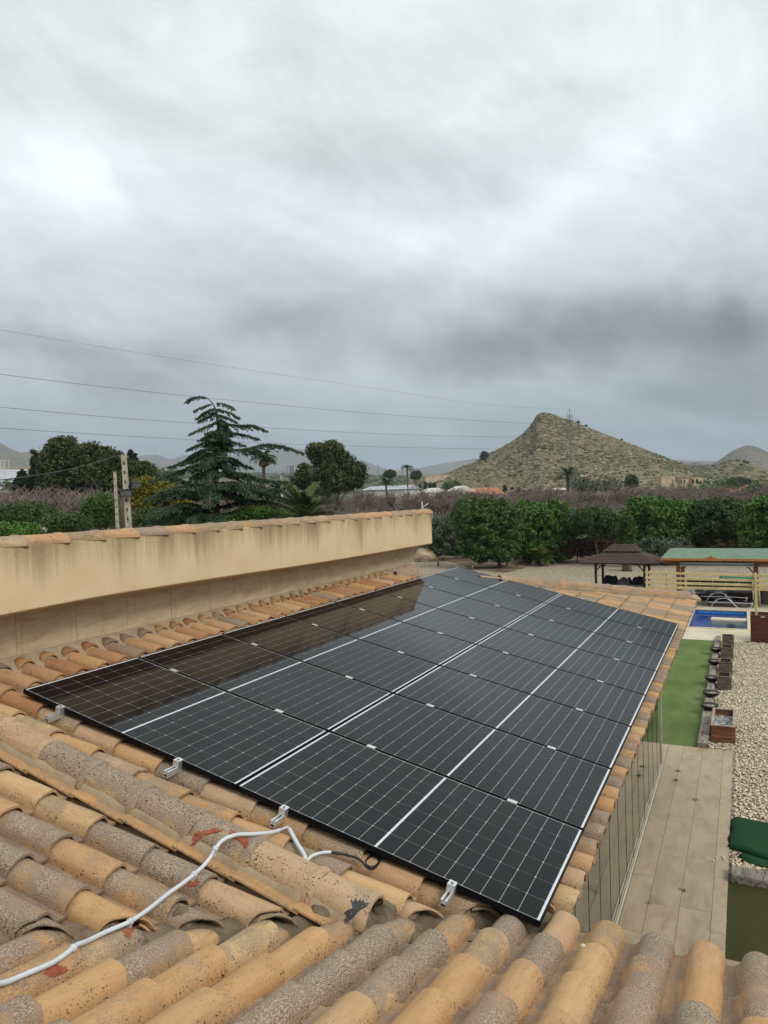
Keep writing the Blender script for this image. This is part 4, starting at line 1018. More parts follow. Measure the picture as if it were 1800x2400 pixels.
for i_, (px, py, zc, lab) in enumerate([(714, 1345, 0, 'largest in view, beside the big planter'), (737, 1150, 0, 'second from the house'), (758, 925, 0, 'third from the house'), (793, 675, 0, 'fourth, beside the third planter'), (812, 490, 0, 'last, next to the pool')]):
    p = atz(1550 + px / 6.32, 1450 + py / 6.32, -4.05); o = thing('bowl_planter', 'round black bowl planter standing on a sleeper, %s' % lab, 'bowl', (p[0], p[1], -4.045), 0, 'black bowl planters on the sleepers')
    g = MB(); g.lathe([(.09, 0), (.14, .018), (.185, .06), (.208, .105), (.215, .118), (.203, .118), (.18, .085), (.02, .07)], n=24); g.obj('bowl', M['black'], o, True, T_(p[0], p[1], -4.045))
    g = MB(); g.lathe([(.14, .090), (.178, .093), (.02, .097)], n=18); g.obj('soil', M['sleeper'], o, True, T_(p[0], p[1], -4.045))
# folded dark green turf on the gravel
V = []; F = []; nx, ny = 46, 26
def mat_sheet(name, pts4, z, th_, seed, label):
    V = []; F = []
    for i in range(nx + 1):
        for j in range(ny + 1):
            u, v = i / nx, j / ny
            p = (Vector(pts4[0]) * (1 - u) + Vector(pts4[1]) * u) * (1 - v) + (Vector(pts4[3]) * (1 - u) + Vector(pts4[2]) * u) * v
            e_ = min(u, 1 - u, v, 1 - v); r_ = min(1, e_ / .07)
            V.append((p.x + .03 * mnoise.noise(Vector((v * 5, seed, 0))), p.y + .04 * mnoise.noise(Vector((u * 5, seed, 4))), z + th_ * math.sqrt(max(0, r_ * (2 - r_))) + .03 * mnoise.noise(Vector((u * 3, v * 4, seed)))))
    for i in range(nx):
        for j in range(ny): a = i * (ny + 1) + j; F.append((a, a + ny + 1, a + ny + 2, a + 1))
    o = link(name, mesh(name, V, F, M['turf_dark'], True)); so_ = o.modifiers.new('s', 'SOLIDIFY'); so_.thickness = .01; tag(o, label, 'turf'); return o
mat_sheet('turf_offcut', [(4.44, 8.62), (6.6, 7.75), (6.6, 9.6), (4.50, 9.74)], -4.16, .07, 1, 'thick dark green artificial turf offcut folded on the gravel by the patio')
mat_sheet('turf_offcut', [(4.60, 8.28), (6.6, 7.45), (6.6, 7.8), (4.62, 8.5)], -4.17, .04, 2, 'narrow lower fold of dark green turf lying under the larger piece')
b_ = MB(); b_.box((4.50, 7.52, -4.18), (6.9, 7.83, -4.04)); tag(bevel(b_.obj('timber', M['sleeper']), .03, 3), 'rounded old timber lying between the gravel and the olive turf', 'timber')
sheet('olive_turf', [(4.483, 5.66), (7.5, 5.66), (7.5, 7.53), (4.483, 7.53)], -4.166, M['turf_olive'], .01)
sheet('concrete_edge', [(4.483, 2.0), (7.5, 2.0), (7.5, 5.62), (4.483, 5.62)], -4.14, M['mortar_light'], .05)
rp = MB(); pts = []
for k in range(64):
    a = k * .62; r_ = .07 + .035 * math.sin(k * .37); pts.append((4.60 + r_ * math.cos(a) * 1.4, 5.02 + r_ * math.sin(a) + .0006 * k, -4.12 + .0009 * k + .01 * math.sin(k)))
rp.tube(catmull(pts, 2), .012, 6); tag(rp.obj('rope', M['palewood'], None, True), 'coil of old beige rope on the concrete edge beside the patio', 'rope')
# loose pebbles of the gravel close to the house: real stones, uncountable
n = 15000; P_ = []
while len(P_) < n:
    y = 5.8 + 20 * RNG.uniform() ** 1.5; x = RNG.uniform(4.0, 5.9 + (y - 6) * .06)
    if y < 13.3 and x < 4.52: continue
    if y < 7.85 or (7.5 < y < 9.8 and x > 4.5 and not (y < 8.3 + (4.6 - x) * .4)): continue
    P_.append((x, y, -4.172 + RNG.uniform(-.004, .012)))
for _ in range(7): P_.append((4.36 + RNG.normal() * .05, 8.2 + RNG.normal() * .08, -4.15))
P_ = np.array(P_); S_ = RNG.uniform(.012, .027, len(P_))
M['pebble'] = mat('pebble', lambda t, b: t.ramp(t.n('ShaderNodeTexWhiteNoise', dict(noise_dimensions='3D'), Vector=t.vm('SNAP', t.n('ShaderNodeTexCoord').outputs['Object'], (.05, .05, 9.))).outputs[0], [(0, (.46, .36, .25)), (.4, (.66, .55, .40)), (1, (.78, .69, .54))]), .85, .2)
scatter_blobs(P_, S_, M['pebble'], 'pebbles', .55)

# pool terrace
ter = [(.5, 25.34), (4.30, 25.34), (4.95, 25.62), (7.5, 25.62), (7.5, 37.0), (.5, 37.0)]
PX0, PX1, PY0, PY1 = .9, 4.83, 27.85, 32.5
sheet('terrace_near', [(.5, 25.34), (4.30, 25.34), (4.95, 25.62), (7.5, 25.62), (7.5, PY0), (.5, PY0)], -4.150, M['cream'], .03)
sheet('terrace_far', [(.5, PY1), (7.5, PY1), (7.5, 37.0), (.5, 37.0)], -4.150, M['cream'], .03)
sheet('terrace_right', [(PX1, PY0), (7.5, PY0), (7.5, PY1), (PX1, PY1)], -4.150, M['cream'], .03)
PX0 = 2.72
sheet('terrace_left', [(.5, PY0), (PX0, PY0), (PX0, PY1), (.5, PY1)], -4.150, M['cream'], .03)
pool = thing('swimming_pool', 'small rectangular swimming pool of blue mosaic with a cream dividing ledge', 'pool', ((PX0 + PX1) / 2, 30.2, -5.3))
def mosaic_b(t, b):
    p = t.n('ShaderNodeTexCoord').outputs['Object']; v = t.vm('SNAP', p, (.05, .05, .05))
    wn_ = t.n('ShaderNodeTexWhiteNoise', dict(noise_dimensions='3D'), Vector=v).outputs[0]
    return t.mix(wn_, (.04, .28, .78), (.09, .42, .9))
M['mosaic'] = mat('pool_mosaic', mosaic_b, .4, .4)
g = MB(); g.add([(PX0, PY0, -5.4), (PX1, PY0, -5.4), (PX1, PY1, -5.4), (PX0, PY1, -5.4), (PX0, PY0, -4.16), (PX1, PY0, -4.16), (PX1, PY1, -4.16), (PX0, PY1, -4.16)], [(0, 1, 2, 3), (0, 4, 5, 1), (1, 5, 6, 2), (2, 6, 7, 3), (3, 7, 4, 0)])
g.obj('basin', M['mosaic'], pool)
def water_b(t, b):
    p = t.n('ShaderNodeTexCoord').outputs['Object']; nn = t.bump(t.noise(p, 5.0, 3, .5), .25, .03)
    fr = t.n('ShaderNodeFresnel', None, IOR=1.33, Normal=nn).outputs[0]
    tr = t.n('ShaderNodeBsdfTransparent', None, Color=(.55, .78, .98, 1)); gl = t.n('ShaderNodeBsdfGlossy', None, Color=(1, 1, 1, 1), Roughness=0.03, Normal=nn)
    mx = t.n('ShaderNodeMixShader', None, i0=fr, i1=tr.outputs[0], i2=gl.outputs[0]); t.L.new(mx.outputs[0], [n for n in t.N if n.type == 'OUTPUT_MATERIAL'][0].inputs['Surface'])
M['water'] = mat('pool_water', water_b)
g = MB(); g.add([(PX0, PY0, -4.26), (PX1, PY0, -4.26), (PX1, PY1, -4.26), (PX0, PY1, -4.26)], [(0, 1, 2, 3)]); g.obj('water', M['water'], pool)
g = MB(); g.box((3.45, 30.25, -5.3), (PX1 - .002, 30.75, -4.17)); bevel(g.obj('ledge', M['cream'], pool), .03, 2)
g = MB(); g.box((3.75, 28.9, -5.3), (PX1 - .4, 29.25, -4.5)); g.obj('bench_step', M['mosaic'], pool)
for s_, (a, b) in enumerate((((PX0 - .12, PY0 - .12, -4.148), (PX1 + .12, PY0, -4.125)), ((PX0 - .12, PY1, -4.148), (PX1 + .12, PY1 + .12, -4.125)), ((PX1, PY0, -4.148), (PX1 + .12, PY1, -4.125)), ((PX0 - .12, PY0, -4.148), (PX0, PY1, -4.125)))):
    g = MB(); g.box(a, b); g.obj('coping', M['cream'], pool)
# pool ladder
lad = thing('pool_ladder', 'chrome pool ladder rails rising behind the mahogany box', 'ladder', (5.3, 29.4, -4.15))
for dx in (0, .45):
    g = MB(); g.tube(catmull([(5.15 + dx, 29.4, -4.15), (5.15 + dx, 29.4, -3.55), (5.17 + dx, 29.3, -3.42), (5.2 + dx, 29.0, -3.42), (5.22 + dx, 28.9, -3.55), (5.22 + dx, 28.9, -4.15)], 4), .013, 8); g.obj('rail', M['alu'], lad, True)

# mahogany planter box and pale slat screen
bb_ = thing('box_planter', 'tall mahogany stained wooden box at the right edge beside the pool terrace', 'planter', (5.6, 25.75, -4.15))
for k in range(4):
    z0 = -4.15 + k * .24
    for a, b in (((4.92, 25.42, z0 + .003), (6.6, 25.46, z0 + .237)), ((4.92, 26.2, z0 + .003), (6.6, 26.24, z0 + .237)), ((4.92, 25.462, z0 + .003), (4.96, 26.198, z0 + .237)), ((6.56, 25.462, z0 + .003), (6.6, 26.198, z0 + .237))):
        g = MB(); g.box(a, b); bevel(g.obj('board', M['mahog'], bb_), .006, 1)
g = MB(); g.box((4.96, 25.46, -4.14), (6.56, 26.2, -3.3)); g.obj('soil', M['soil'], bb_)
g = MB(); g.box((5.25, 25.40, -3.27), (5.38, 25.42, -3.23)); g.obj('handle', M['alu'], bb_)
fen = thing('slat_fence', 'new pale pine screen of four horizontal slats in front of the pergola', 'fence', (3.4, 25.95, -4.15))
FYY = 26.28
for k, (za, zb) in enumerate(((-1.83, -1.88), (-2.03, -2.06), (-2.21, -2.225), (-2.39, -2.37))):
    for (xa, xb) in ((1.33, 3.2), (3.205, 5.02), (5.03, 7.2)):
        la = za + (zb - za) * (xa - 1.3) / 4; lb = za + (zb - za) * (xb - 1.3) / 4
        g = MB(); g.beam((xa, FYY, la - .02), (xb, FYY, lb - .02), .022, .095) ; bevel(g.obj('slat', M['pine'], fen), .004, 1)
for x in (1.52, 2.09, 5.12):
    g = MB(); g.box((x - .045, FYY + .012 - (.14 if x > 5 else 0), -4.15), (x + .045, FYY + .102 - (.125 if x > 5 else 0), -1.79)); bevel(g.obj('post', M['pine'], fen), .006, 1)

# pergola with green roof
pg = thing('pergola', 'stained wooden pergola with a green felt roof and rolled grey awning', 'pergola', (3.6, 35, -4.15))
for x, y in ((1.97, 33.6), (5.24, 33.75), (1.97, 36.4), (5.24, 36.4), (9.3, 33.75), (9.3, 36.4)):
    g = MB(); g.box((x - .085, y - .085, -4.15), (x + .085, y + .085, -2.16)); bevel(g.obj('post', M['redwood'], pg), .008, 1)
for y in (33.62, 36.4):
    g = MB(); g.box((1.2, y - .07, -2.158), (9.9, y + .07, -1.98)); bevel(g.obj('beam', M['redwood'], pg), .01, 1)
for k in range(10):
    x = 1.5 + k * .9; g = MB(); g.beam((x, 33.2, -1.965), (x, 36.9, -1.80), .07, .10); g.obj('rafter', M['darkwood'], pg)
for x, sx in ((1.97, 1), (5.24, -1)):
    g = MB(); g.beam((x + sx * .06, 33.65, -2.62), (x + sx * .45, 33.65, -2.17), .07, .07); g.obj('brace', M['orange_wood'], pg)
g = MB(); V = [(1.25, 33.05, -1.905), (10.0, 33.05, -1.905), (10.0, 37.0, -1.725), (1.38, 37.0, -1.725)]; g.add(V + [(x, y, z + .02) for x, y, z in V], [(3, 2, 1, 0), (4, 5, 6, 7), (0, 1, 5, 4), (1, 2, 6, 5), (2, 3, 7, 6), (3, 0, 4, 7)]); g.obj('roof_felt', M['green_roof'], pg)
g = MB(); g.box((1.23, 32.99, -1.99), (10.0, 33.045, -1.875)); bevel(g.obj('fascia', M['orange_wood'], pg), .008, 1)
V = []; xs_ = np.linspace(2.86, 3.92, 25)
for x in xs_:
    u = (x - 3.39) / .53; V.append((x, 32.93, -1.985)); V.append((x, 32.93, -1.93 + .155 * math.exp(-(u * 1.9) ** 2) + .012 * math.cos(u * 12)))
V2 = [(x, 32.985, z) for x, y, z in V]; n = len(V); F = []
for i in range(24): a = i * 2; F += [(a, a + 2, a + 3, a + 1), (n + a, n + a + 1, n + a + 3, n + a + 2), (a + 1, a + 3, n + a + 3, n + a + 1), (a, n + a, n + a + 2, a + 2)]
link('carved_crest', mesh('carved_crest', V + V2, F, M['orange_wood']), pg)
for k in range(3):
    g = MB(); zz = -2.13 - .062 * k; g.tube([(2.06, 33.42, zz), (5.15, 33.42, zz)], .036 if k != 1 else .026, 10); g.obj('awning_roll', M['galv'] if k == 1 else M['white'], pg, True)

# gazebo with brown shingle roof
gz = thing('gazebo', 'dark wooden gazebo with a two tier brown shingle roof', 'gazebo', (-.75, 35.1, -4.18))
ex0, ex1, ey0, ey1 = -2.58, 1.12, 33.6, 36.7
def tier(x0, x1, y0, y1, z0, X0, X1, Y0, Y1, z1, rows, nm):
    faces = [((x0, y0), (x1, y0), (X1, Y0), (X0, Y0)), ((x1, y0), (x1, y1), (X1, Y1), (X1, Y0)), ((x1, y1), (x0, y1), (X0, Y1), (X1, Y1)), ((x0, y1), (x0, y0), (X0, Y0), (X0, Y1))]
    for a, b, c, d in faces:
        for r in range(rows):
            u0, u1 = r / rows, (r + 1) / rows + .01
            L = lambda p, q, u: (p[0] + (q[0] - p[0]) * u, p[1] + (q[1] - p[1]) * u)
            z_0 = z0 + (z1 - z0) * u0; z_1 = z0 + (z1 - z0) * u1
            p0, p1, p2, p3 = L(a, d, u0), L(b, c, u0), L(b, c, min(1, u1)), L(a, d, min(1, u1))
            V = [(p0[0], p0[1], z_0 + .016), (p1[0], p1[1], z_0 + .016), (p2[0], p2[1], z_1), (p3[0], p3[1], z_1), (p0[0], p0[1], z_0), (p1[0], p1[1], z_0)]
            link(nm, mesh(nm, V, [(0, 1, 2, 3), (4, 5, 1, 0)], M['shingle']), gz)
tier(ex0, ex1, ey0, ey1, -2.20, -1.45, 0.0, 34.65, 35.65, -1.72, 7, 'shingle_course')
tier(-1.62, .16, 34.5, 35.8, -1.70, -1.18, -.28, 35.0, 35.3, -1.36, 4, 'shingle_course')
g = MB(); g.box((ex0 + .03, ey0 + .03, -2.25), (ex1 - .03, ey1 - .03, -2.205)); g.obj('eave_board', M['darkwood'], gz)
for x, y in ((-1.9, 34.15), (.40, 34.15), (-1.9, 36.2), (.40, 36.2)):
    g = MB(); g.box((x - .055, y - .055, -4.18), (x + .055, y + .055, -2.25)); bevel(g.obj('post', M['darkwood'], gz), .006, 1)
    sx = 1 if x < -1 else -1; g = MB(); g.beam((x + sx * .05, y, -2.6), (x + sx * .36, y, -2.26), .055, .055); g.obj('brace', M['darkwood'], gz)
def drape(name, x0, x1, y0, y1, z0, z1, m_, label, cat, seed, sag=.08, n=18):
    V = []; F = []
    for i in range(n + 1):
        for j in range(n + 1):
            u, v = i / n * 2 - 1, j / n * 2 - 1; r = max(abs(u), abs(v)); top = 1 if r < .72 else max(0, 1 - (r - .72) / .28)
            z = z0 + (z1 - z0) * (top ** .35) + sag * mnoise.noise(Vector((u * 1.6, v * 1.6, seed))) * (top > 0)
            k = .80 + .20 * min(1, (1 - top) * 1.2); f_ = 1 + .05 * mnoise.noise(Vector((u * 5, v * 5, seed)))
            V.append(((x0 + x1) / 2 + u * k * f_ * (x1 - x0) / 2, (y0 + y1) / 2 + v * k * f_ * (y1 - y0) / 2, z))
    for i in range(n):
        for j in range(n): a = i * (n + 1) + j; F.append((a, a + n + 1, a + n + 2, a + 1))
    o = link(name, mesh(name, V, F, m_, True)); tag(o, label, cat); return o
drape('covered_sofa', -1.75, -.95, 34.6, 35.6, -4.18, -3.0, M['blackfab'], 'black furniture cover draped over seats on the left under the gazebo', 'furniture cover', 1, .14)
drape('covered_table', -1.05, -.25, 34.5, 35.7, -4.18, -3.12, M['greyfab'], 'dark grey rumpled cover over a table in the middle of the gazebo', 'furniture cover', 2, .2)
drape('covered_sofa', -.35, .35, 34.6, 35.6, -4.18, -3.02, M['blackfab'], 'black furniture cover draped over seats on the right under the gazebo', 'furniture cover', 3, .10)
bar = thing('bar_counter', 'low bar with a thin grey metal top in front of the covered gazebo furniture', 'bar', (-.8, 34.3, -4.18))
g = MB(); g.box((-1.72, 34.1, -3.36), (.32, 34.45, -3.33)); bevel(g.obj('top', M['galv'], bar), .01, 1)
for x in (-1.6, .2): g = MB(); g.box((x - .03, 34.2, -4.18), (x + .03, 34.3, -3.36)); g.obj('leg', M['darkwood'], bar)
g = MB(); g.box((0.05, 34.06, -4.18), (.34, 34.3, -3.37)); tag(g.obj('crate', M['orange_wood']), 'brown wooden crate standing against the right gazebo post', 'crate')
bn = thing('bench', 'low bench with white cushions left of the gazebo', 'bench', (-2.3, 32.6, -4.18))
g = MB(); g.box((-3.0, 32.4, -3.78), (-1.55, 32.9, -3.68)); g.obj('seat', M['darkwood'], bn)
for x in (-2.9, -1.7): g = MB(); g.box((x, 32.45, -4.18), (x + .08, 32.85, -3.78)); g.obj('leg', M['darkwood'], bn)
for x in (-2.95, -2.2): g = MB(); g.box((x, 32.42, -3.678), (x + .68, 32.88, -3.58)); bevel(g.obj('cushion', M['white'], bn), .03, 3)

# furniture under the pergola
sf = thing('outdoor_sofa', 'long grey cushioned outdoor sofa at the back of the pergola', 'sofa', (3.6, 36.3, -4.15))
g = MB(); g.box((2.15, 35.7, -4.15), (5.1, 36.5, -3.78)); g.obj('base', M['darkwood'], sf)
for k in range(5):
    x = 2.16 + k * .59; g = MB(); g.box((x, 35.7, -3.778), (x + .57, 36.2, -3.66)); bevel(g.obj('seat_cushion', M['greyfab'], sf), .03, 2)
    g = MB(); g.box((x, 36.22, -3.778), (x + .57, 36.42, -3.22)); bevel(g.obj('back_cushion', M['greyfab'], sf), .04, 2)
tb = thing('low_table', 'dark wooden table standing behind the folded sun loungers', 'table', (4.2, 34.6, -4.15))
g = MB(); g.box((3.1, 34.3, -3.60), (5.0, 34.9, -3.55)); g.obj('tabletop', M['darkwood'], tb)
for x in (3.15, 4.88):
    for y in (34.35, 34.8): g = MB(); g.box((x, y, -4.15), (x + .07, y + .07, -3.60)); g.obj('leg', M['darkwood'], tb)
dr = thing('kettle_barbecue', 'round black kettle barbecue with a pale frame on the dark table', 'barbecue', (4.15, 34.6, -3.55))
g = MB(); g.lathe([(.03, .04), (.14, .08), (.19, .17), (.20, .24), (.17, .34), (.08, .41), (.01, .43)], n=18); g.obj('kettle', M['black'], dr, True, T_(4.15, 34.6, -3.55))
for s_ in (-1, 1): g = MB(); g.tube([(4.15 + s_ * .22, 34.6, -3.55), (4.15 + s_ * .20, 34.6, -3.05)], .015, 6); g.obj('frame_leg', M['alu'], dr, True)
def lounger(x, y, z, rz, lab):
    o = thing('sun_lounger', lab, 'sun lounger', (x, y, z), rz, 'folded metal sun loungers by the pool'); mw = WM[o.name]
    for s_ in (-.28, .28):
        g = MB(); g.tube(catmull([(-.95, s_, .22), (-.3, s_, .24), (.5, s_, .23), (.95, s_, .21)], 3), .017, 7); g.obj('side_rail', M['alu'], o, True, mw)
        g = MB(); g.tube(catmull([(-.75, s_, 0), (-.62, s_, .22), (-.42, s_, .38), (-.15, s_, .42), (.05, s_, .33), (.3, s_, .05), (.45, s_, .0), (.85, s_, .0), (.95, s_, .2)], 3), .016, 7); g.obj('leg_frame', M['alu'], o, True, mw)
    g = MB(); g.box((-.92, -.26, .235), (.92, .26, .248)); g.obj('sling', M['blackfab'], o, False, mw)
    for xx in (-.95, .95): g = MB(); g.tube([(xx, -.28, .215), (xx, .28, .215)], .016, 7); g.obj('cross_bar', M['alu'], o, True, mw)
lounger(4.1, 33.75, -4.15, 0.02, 'grey metal sun lounger nearest the pool, its bent legs showing')
lounger(3.9, 34.05, -3.94, 0.0, 'grey metal sun lounger stacked on top behind the nearest one')
lounger(3.0, 34.9, -3.9, 0.1, 'grey metal sun lounger left of the dark table')
drape('furniture_cover', 2.05, 2.75, 32.9, 33.7, -4.15, -3.25, M['coverfab'], 'beige furniture cover showing past the end of the roof hip', 'furniture cover', 9, .12)
g = MB(); g.lathe([(.17, 0), (.2, .05), (.22, .62), (.24, .64), (.24, .70), (.02, .72)], n=14); tag(g.obj('bin', M['greyfab'], None, True, T_(5.62, 35.1, -4.15)), 'grey round bin beside the right pergola post', 'bin')
M['green_net'] = simple('green_net', (.02, .13, .055), .7, .2, .2, 8)
tp = thing('trampoline', 'small round trampoline with a green rim on the gravel behind the pergola', 'trampoline', (4.4, 41.5, -4.18))
g = MB(); g.lathe([(.78, .55), (.92, .56), (.94, .52), (.78, .50)], n=28); g.obj('rim', M['green_net'], tp, True, T_(4.4, 41.5, -4.18))
g = MB(); g.lathe([(.02, .52), (.78, .525)], n=28); g.obj('mat', M['black'], tp, True, T_(4.4, 41.5, -4.18))
for k in range(4): a = k * PI / 2 + .6; g = MB(); g.tube([(4.4 + .9 * math.cos(a), 41.5 + .9 * math.sin(a), -4.18), (4.4 + .9 * math.cos(a), 41.5 + .9 * math.sin(a), -3.64)], .02, 6); g.obj('leg', M['alu'], tp, True)
for px in (1696, 1743):
    p = aty(px, 1345, 38.0); g = MB(); g.tube([(p[0], 38, -4.18), (p[0], 38, -2.1)], .025, 7); o = g.obj('metal_pole', M['white'], None, True); tag(o, 'thin white metal pole in the gravel behind the pergola, the %s of two' % ('left' if px < 1700 else 'right'), 'pole', 'thin white poles behind the pergola')
# ------------------------------------------------------------------ vegetation generators
def quads(C, U, W_):
    """one quad per leaf: centre C, half axes U and W"""
    n = len(C); V = np.empty((n, 4, 3)); V[:, 0] = C - U; V[:, 1] = C + W_ * .9; V[:, 2] = C + U; V[:, 3] = C - W_ * .9
    return V.reshape(-1, 3), np.arange(n * 4).reshape(n, 4)
def rdir(n):
    d = RNG.normal(size=(n, 3)); return d / np.linalg.norm(d, axis=1)[:, None]
def perp(d):
    a = np.cross(d, rdir(len(d))); return a / (np.linalg.norm(a, axis=1)[:, None] + 1e-9)
def crown_pts(blobs, nclump, per, csz, inner=.25, low=.0):
    vol = np.array([b[3] * b[4] * b[5] for b in blobs]) ** .67; vol /= vol.sum(); C = []
    for b, k in zip(blobs, (vol * nclump).astype(int) + 3):
        d = rdir(k); d[:, 2] = np.where(d[:, 2] < -low, -d[:, 2] * .6 - 0.1, d[:, 2]) if low else d[:, 2]
        r = np.where(RNG.uniform(size=k) < inner, RNG.uniform(.2, .8, k), RNG.uniform(.84, 1.06, k))
        C.append(np.array(b[:3]) + d * r[:, None] * np.array(b[3:6]))
    C = np.concatenate(C); P = np.repeat(C, per, axis=0); rr = np.repeat(RNG.uniform(.6, 1.35, len(C)) * csz, per)
    return P + rdir(len(P)) * (RNG.uniform(0, 1, len(P)) ** .45 * rr)[:, None] * np.array([1, 1, .8]), C
def foliage(name, blobs, nclump, per, csz, lsz, m_, parent, inner=.25, asp=.5, low=0.0):
    P, C = crown_pts(blobs, nclump, per, csz, inner, low); n = len(P)
    N = rdir(n) + np.array([0, 0, .7]); N /= np.linalg.norm(N, axis=1)[:, None]
    U = perp(N); W_ = np.cross(N, U); s = RNG.uniform(.6, 1.3, n)[:, None] * lsz
    V, F = quads(P, U * s, W_ * s * asp); return link(name, mesh(name, V, F, m_), parent), C
def trunk(name, base, top, r0, r1, parent, m_=None, lean=.15, limbs=(), seed=0):
    g = MB(); base = Vector(base); top = Vector(top); pts = []
    for i in range(7):
        u = i / 6; p = base.lerp(top, u); p += Vector((mnoise.noise(Vector((u * 2, seed, 1))), mnoise.noise(Vector((u * 2, seed, 8))), 0)) * lean * math.sin(u * PI); pts.append(p)
    g.tube(pts, [r0 + (r1 - r0) * i / 6 for i in range(7)], 8)
    for L in limbs:
        k = pts[min(5, int(RNG.uniform(3, 6)))]; e_ = Vector(L); mid_ = k.lerp(e_, .5) + Vector((0, 0, -.1)); g.tube(catmull([k, mid_, e_], 3), [r1 * .7 * (1 - .12 * q) for q in range(7)], 6)
    return g.obj(name, m_ or M['bark'], parent, True)
VIEW = np.array([RW[2][0], RW[2][1], 0]); VIEW /= np.linalg.norm(VIEW); RIGHT = np.array([RW[0][0], RW[0][1], 0]); RIGHT /= np.linalg.norm(RIGHT)
def tree(name, label, cat, blobs_px, D, base_px, m_, gz=None, nclump=260, per=34, csz=.28, lsz=.10, group=None, trunk_r=.14, inner=.25, depth=1.0, low=0., asp=.5, trunk_m=None, show=True):
    """blobs_px: (px, py, half width px, half height px[, depth offset m]) in the photograph at ground distance D"""
    bx_ = at(base_px, 1200, D); zb = gz if gz is not None else float(ground_z(bx_[0], bx_[1])); s = D / FPX; bl = []
    for b in blobs_px:
        p = at(b[0], b[1], D + (b[4] if len(b) > 4 else 0)); bl.append((p[0], p[1], p[2], b[2] * s, b[2] * s * depth, b[3] * s))
    o = thing(name, label, cat, (bx_[0], bx_[1], zb), 0, group)
    f, C = foliage('crown', bl, nclump, per, csz, lsz, m_, o, inner, asp, low)
    top = np.mean([b[:3] for b in bl], axis=0); li = [C[k] for k in RNG.integers(0, len(C), 6)]
    trunk('trunk', (bx_[0], bx_[1], zb - .1), tuple(top), trunk_r, trunk_r * .45, o, trunk_m, .2, li, RNG.uniform(0, 9)); return o

# hedge line beyond the gravel (about 60 m away)
G0 = -4.18
tree('shrub', 'grey green rounded shrub beside the end of the stucco parapet', 'shrub', [(1035, 1255, 42, 42), (1012, 1262, 24, 34), (1060, 1240, 30, 34)], 63, 1037, M['leaf_olive'], G0, 320, 40, .33, .10)
tree('evergreen_tree', 'large dense dark green evergreen overhanging the gravel right of the parapet', 'tree', [(1130, 1235, 62, 62), (1100, 1215, 48, 46), (1160, 1215, 52, 44), (1140, 1275, 58, 34), (1190, 1245, 36, 52), (1178, 1285, 32, 28), (1120, 1295, 44, 20), (1160, 1298, 40, 18)], 56, 1170, M['leaf_hedge'], G0, 900, 42, .30, .11, trunk_r=.16)
tree('mulberry_tree', 'broad leafy mulberry tree left of the small umbrella shaped tree', 'tree', [(1265, 1235, 58, 50), (1235, 1215, 36, 40), (1300, 1215, 40, 42), (1270, 1275, 62, 30), (1325, 1250, 28, 40), (1250, 1298, 44, 18), (1295, 1296, 40, 18)], 60, 1262, M['leaf_bright'], G0, 800, 42, .32, .12)
tree('evergreen_tree', 'slim dark evergreen column against the left side of the mulberry', 'tree', [(1208, 1262, 12, 52), (1206, 1230, 11, 30)], 57, 1208, M['leaf_cypress'], G0, 130, 40, .2, .08, trunk_r=.06)
tree('umbrella_tree', 'small umbrella shaped tree with a bare forked trunk left of the gazebo', 'tree', [(1392, 1215, 52, 24), (1365, 1228, 32, 22), (1420, 1228, 30, 20), (1390, 1238, 42, 16)], 58, 1397, M['leaf_dark'], G0, 420, 42, .28, .09, trunk_r=.11)
tree('cypress', 'yellow green columnar cypress behind the gazebo roof', 'cypress', [(1467, 1262, 20, 46), (1468, 1230, 18, 24), (1467, 1285, 20, 24)], 56, 1467, M['leaf_cypressy'], G0, 300, 40, .2, .07, trunk_r=.08)
tree('mulberry_tree', 'big bright green mulberry tree behind the gazebo and pergola', 'tree', [(1540, 1215, 58, 40), (1500, 1205, 40, 34), (1580, 1212, 42, 34), (1530, 1185, 30, 20), (1560, 1250, 66, 34), (1500, 1245, 36, 34), (1545, 1280, 52, 20)], 62, 1548, M['leaf_bright'], G0, 950, 42, .34, .125)
tree('mulberry_tree', 'smaller bright mulberry crown between the big mulberry and the dark carob', 'tree', [(1612, 1205, 34, 30), (1602, 1235, 34, 34), (1622, 1255, 28, 28)], 64, 1610, M['leaf_bright'], G0, 420, 40, .3, .12)
tree('carob_tree', 'dark spreading carob tree behind the green pergola roof', 'tree', [(1690, 1215, 64, 34), (1650, 1205, 38, 28), (1730, 1210, 44, 30), (1660, 1238, 52, 24), (1730, 1240, 46, 24), (1690, 1185, 34, 16)], 62, 1712, M['leaf_dark'], G0, 800, 42, .32, .10, trunk_r=.2)
tree('mulberry_tree', 'leafy green mulberry tree cut by the right edge of the photo', 'tree', [(1800, 1215, 46, 44), (1775, 1250, 34, 40), (1790, 1285, 34, 20), (1820, 1260, 50, 40), (1790, 1190, 30, 24)], 58, 1805, M['leaf_bright'], G0, 600, 42, .32, .12)
tree('hedge', 'dark clipped reddish hedge between the mulberry and the gazebo roof', 'hedge', [(1330, 1283, 40, 20), (1375, 1282, 34, 18), (1420, 1284, 34, 16), (1290, 1292, 30, 14)], 60, 1350, M['leaf_red'], G0, 420, 38, .28, .09, trunk_r=.05)
tree('shrub', 'grey green olive like shrub right of the forked trunk', 'shrub', [(1435, 1262, 26, 26), (1410, 1270, 20, 18)], 64, 1430, M['leaf_olive'], G0, 160, 34, .3, .09, trunk_r=.05)
tree('shrub', 'blue green oleander below the big mulberry, right of the gazebo roof', 'shrub', [(1540, 1288, 42, 24), (1590, 1290, 34, 22), (1500, 1292, 30, 20)], 58, 1550, M['leaf_olive'], G0, 360, 36, .3, .09, trunk_r=.05)
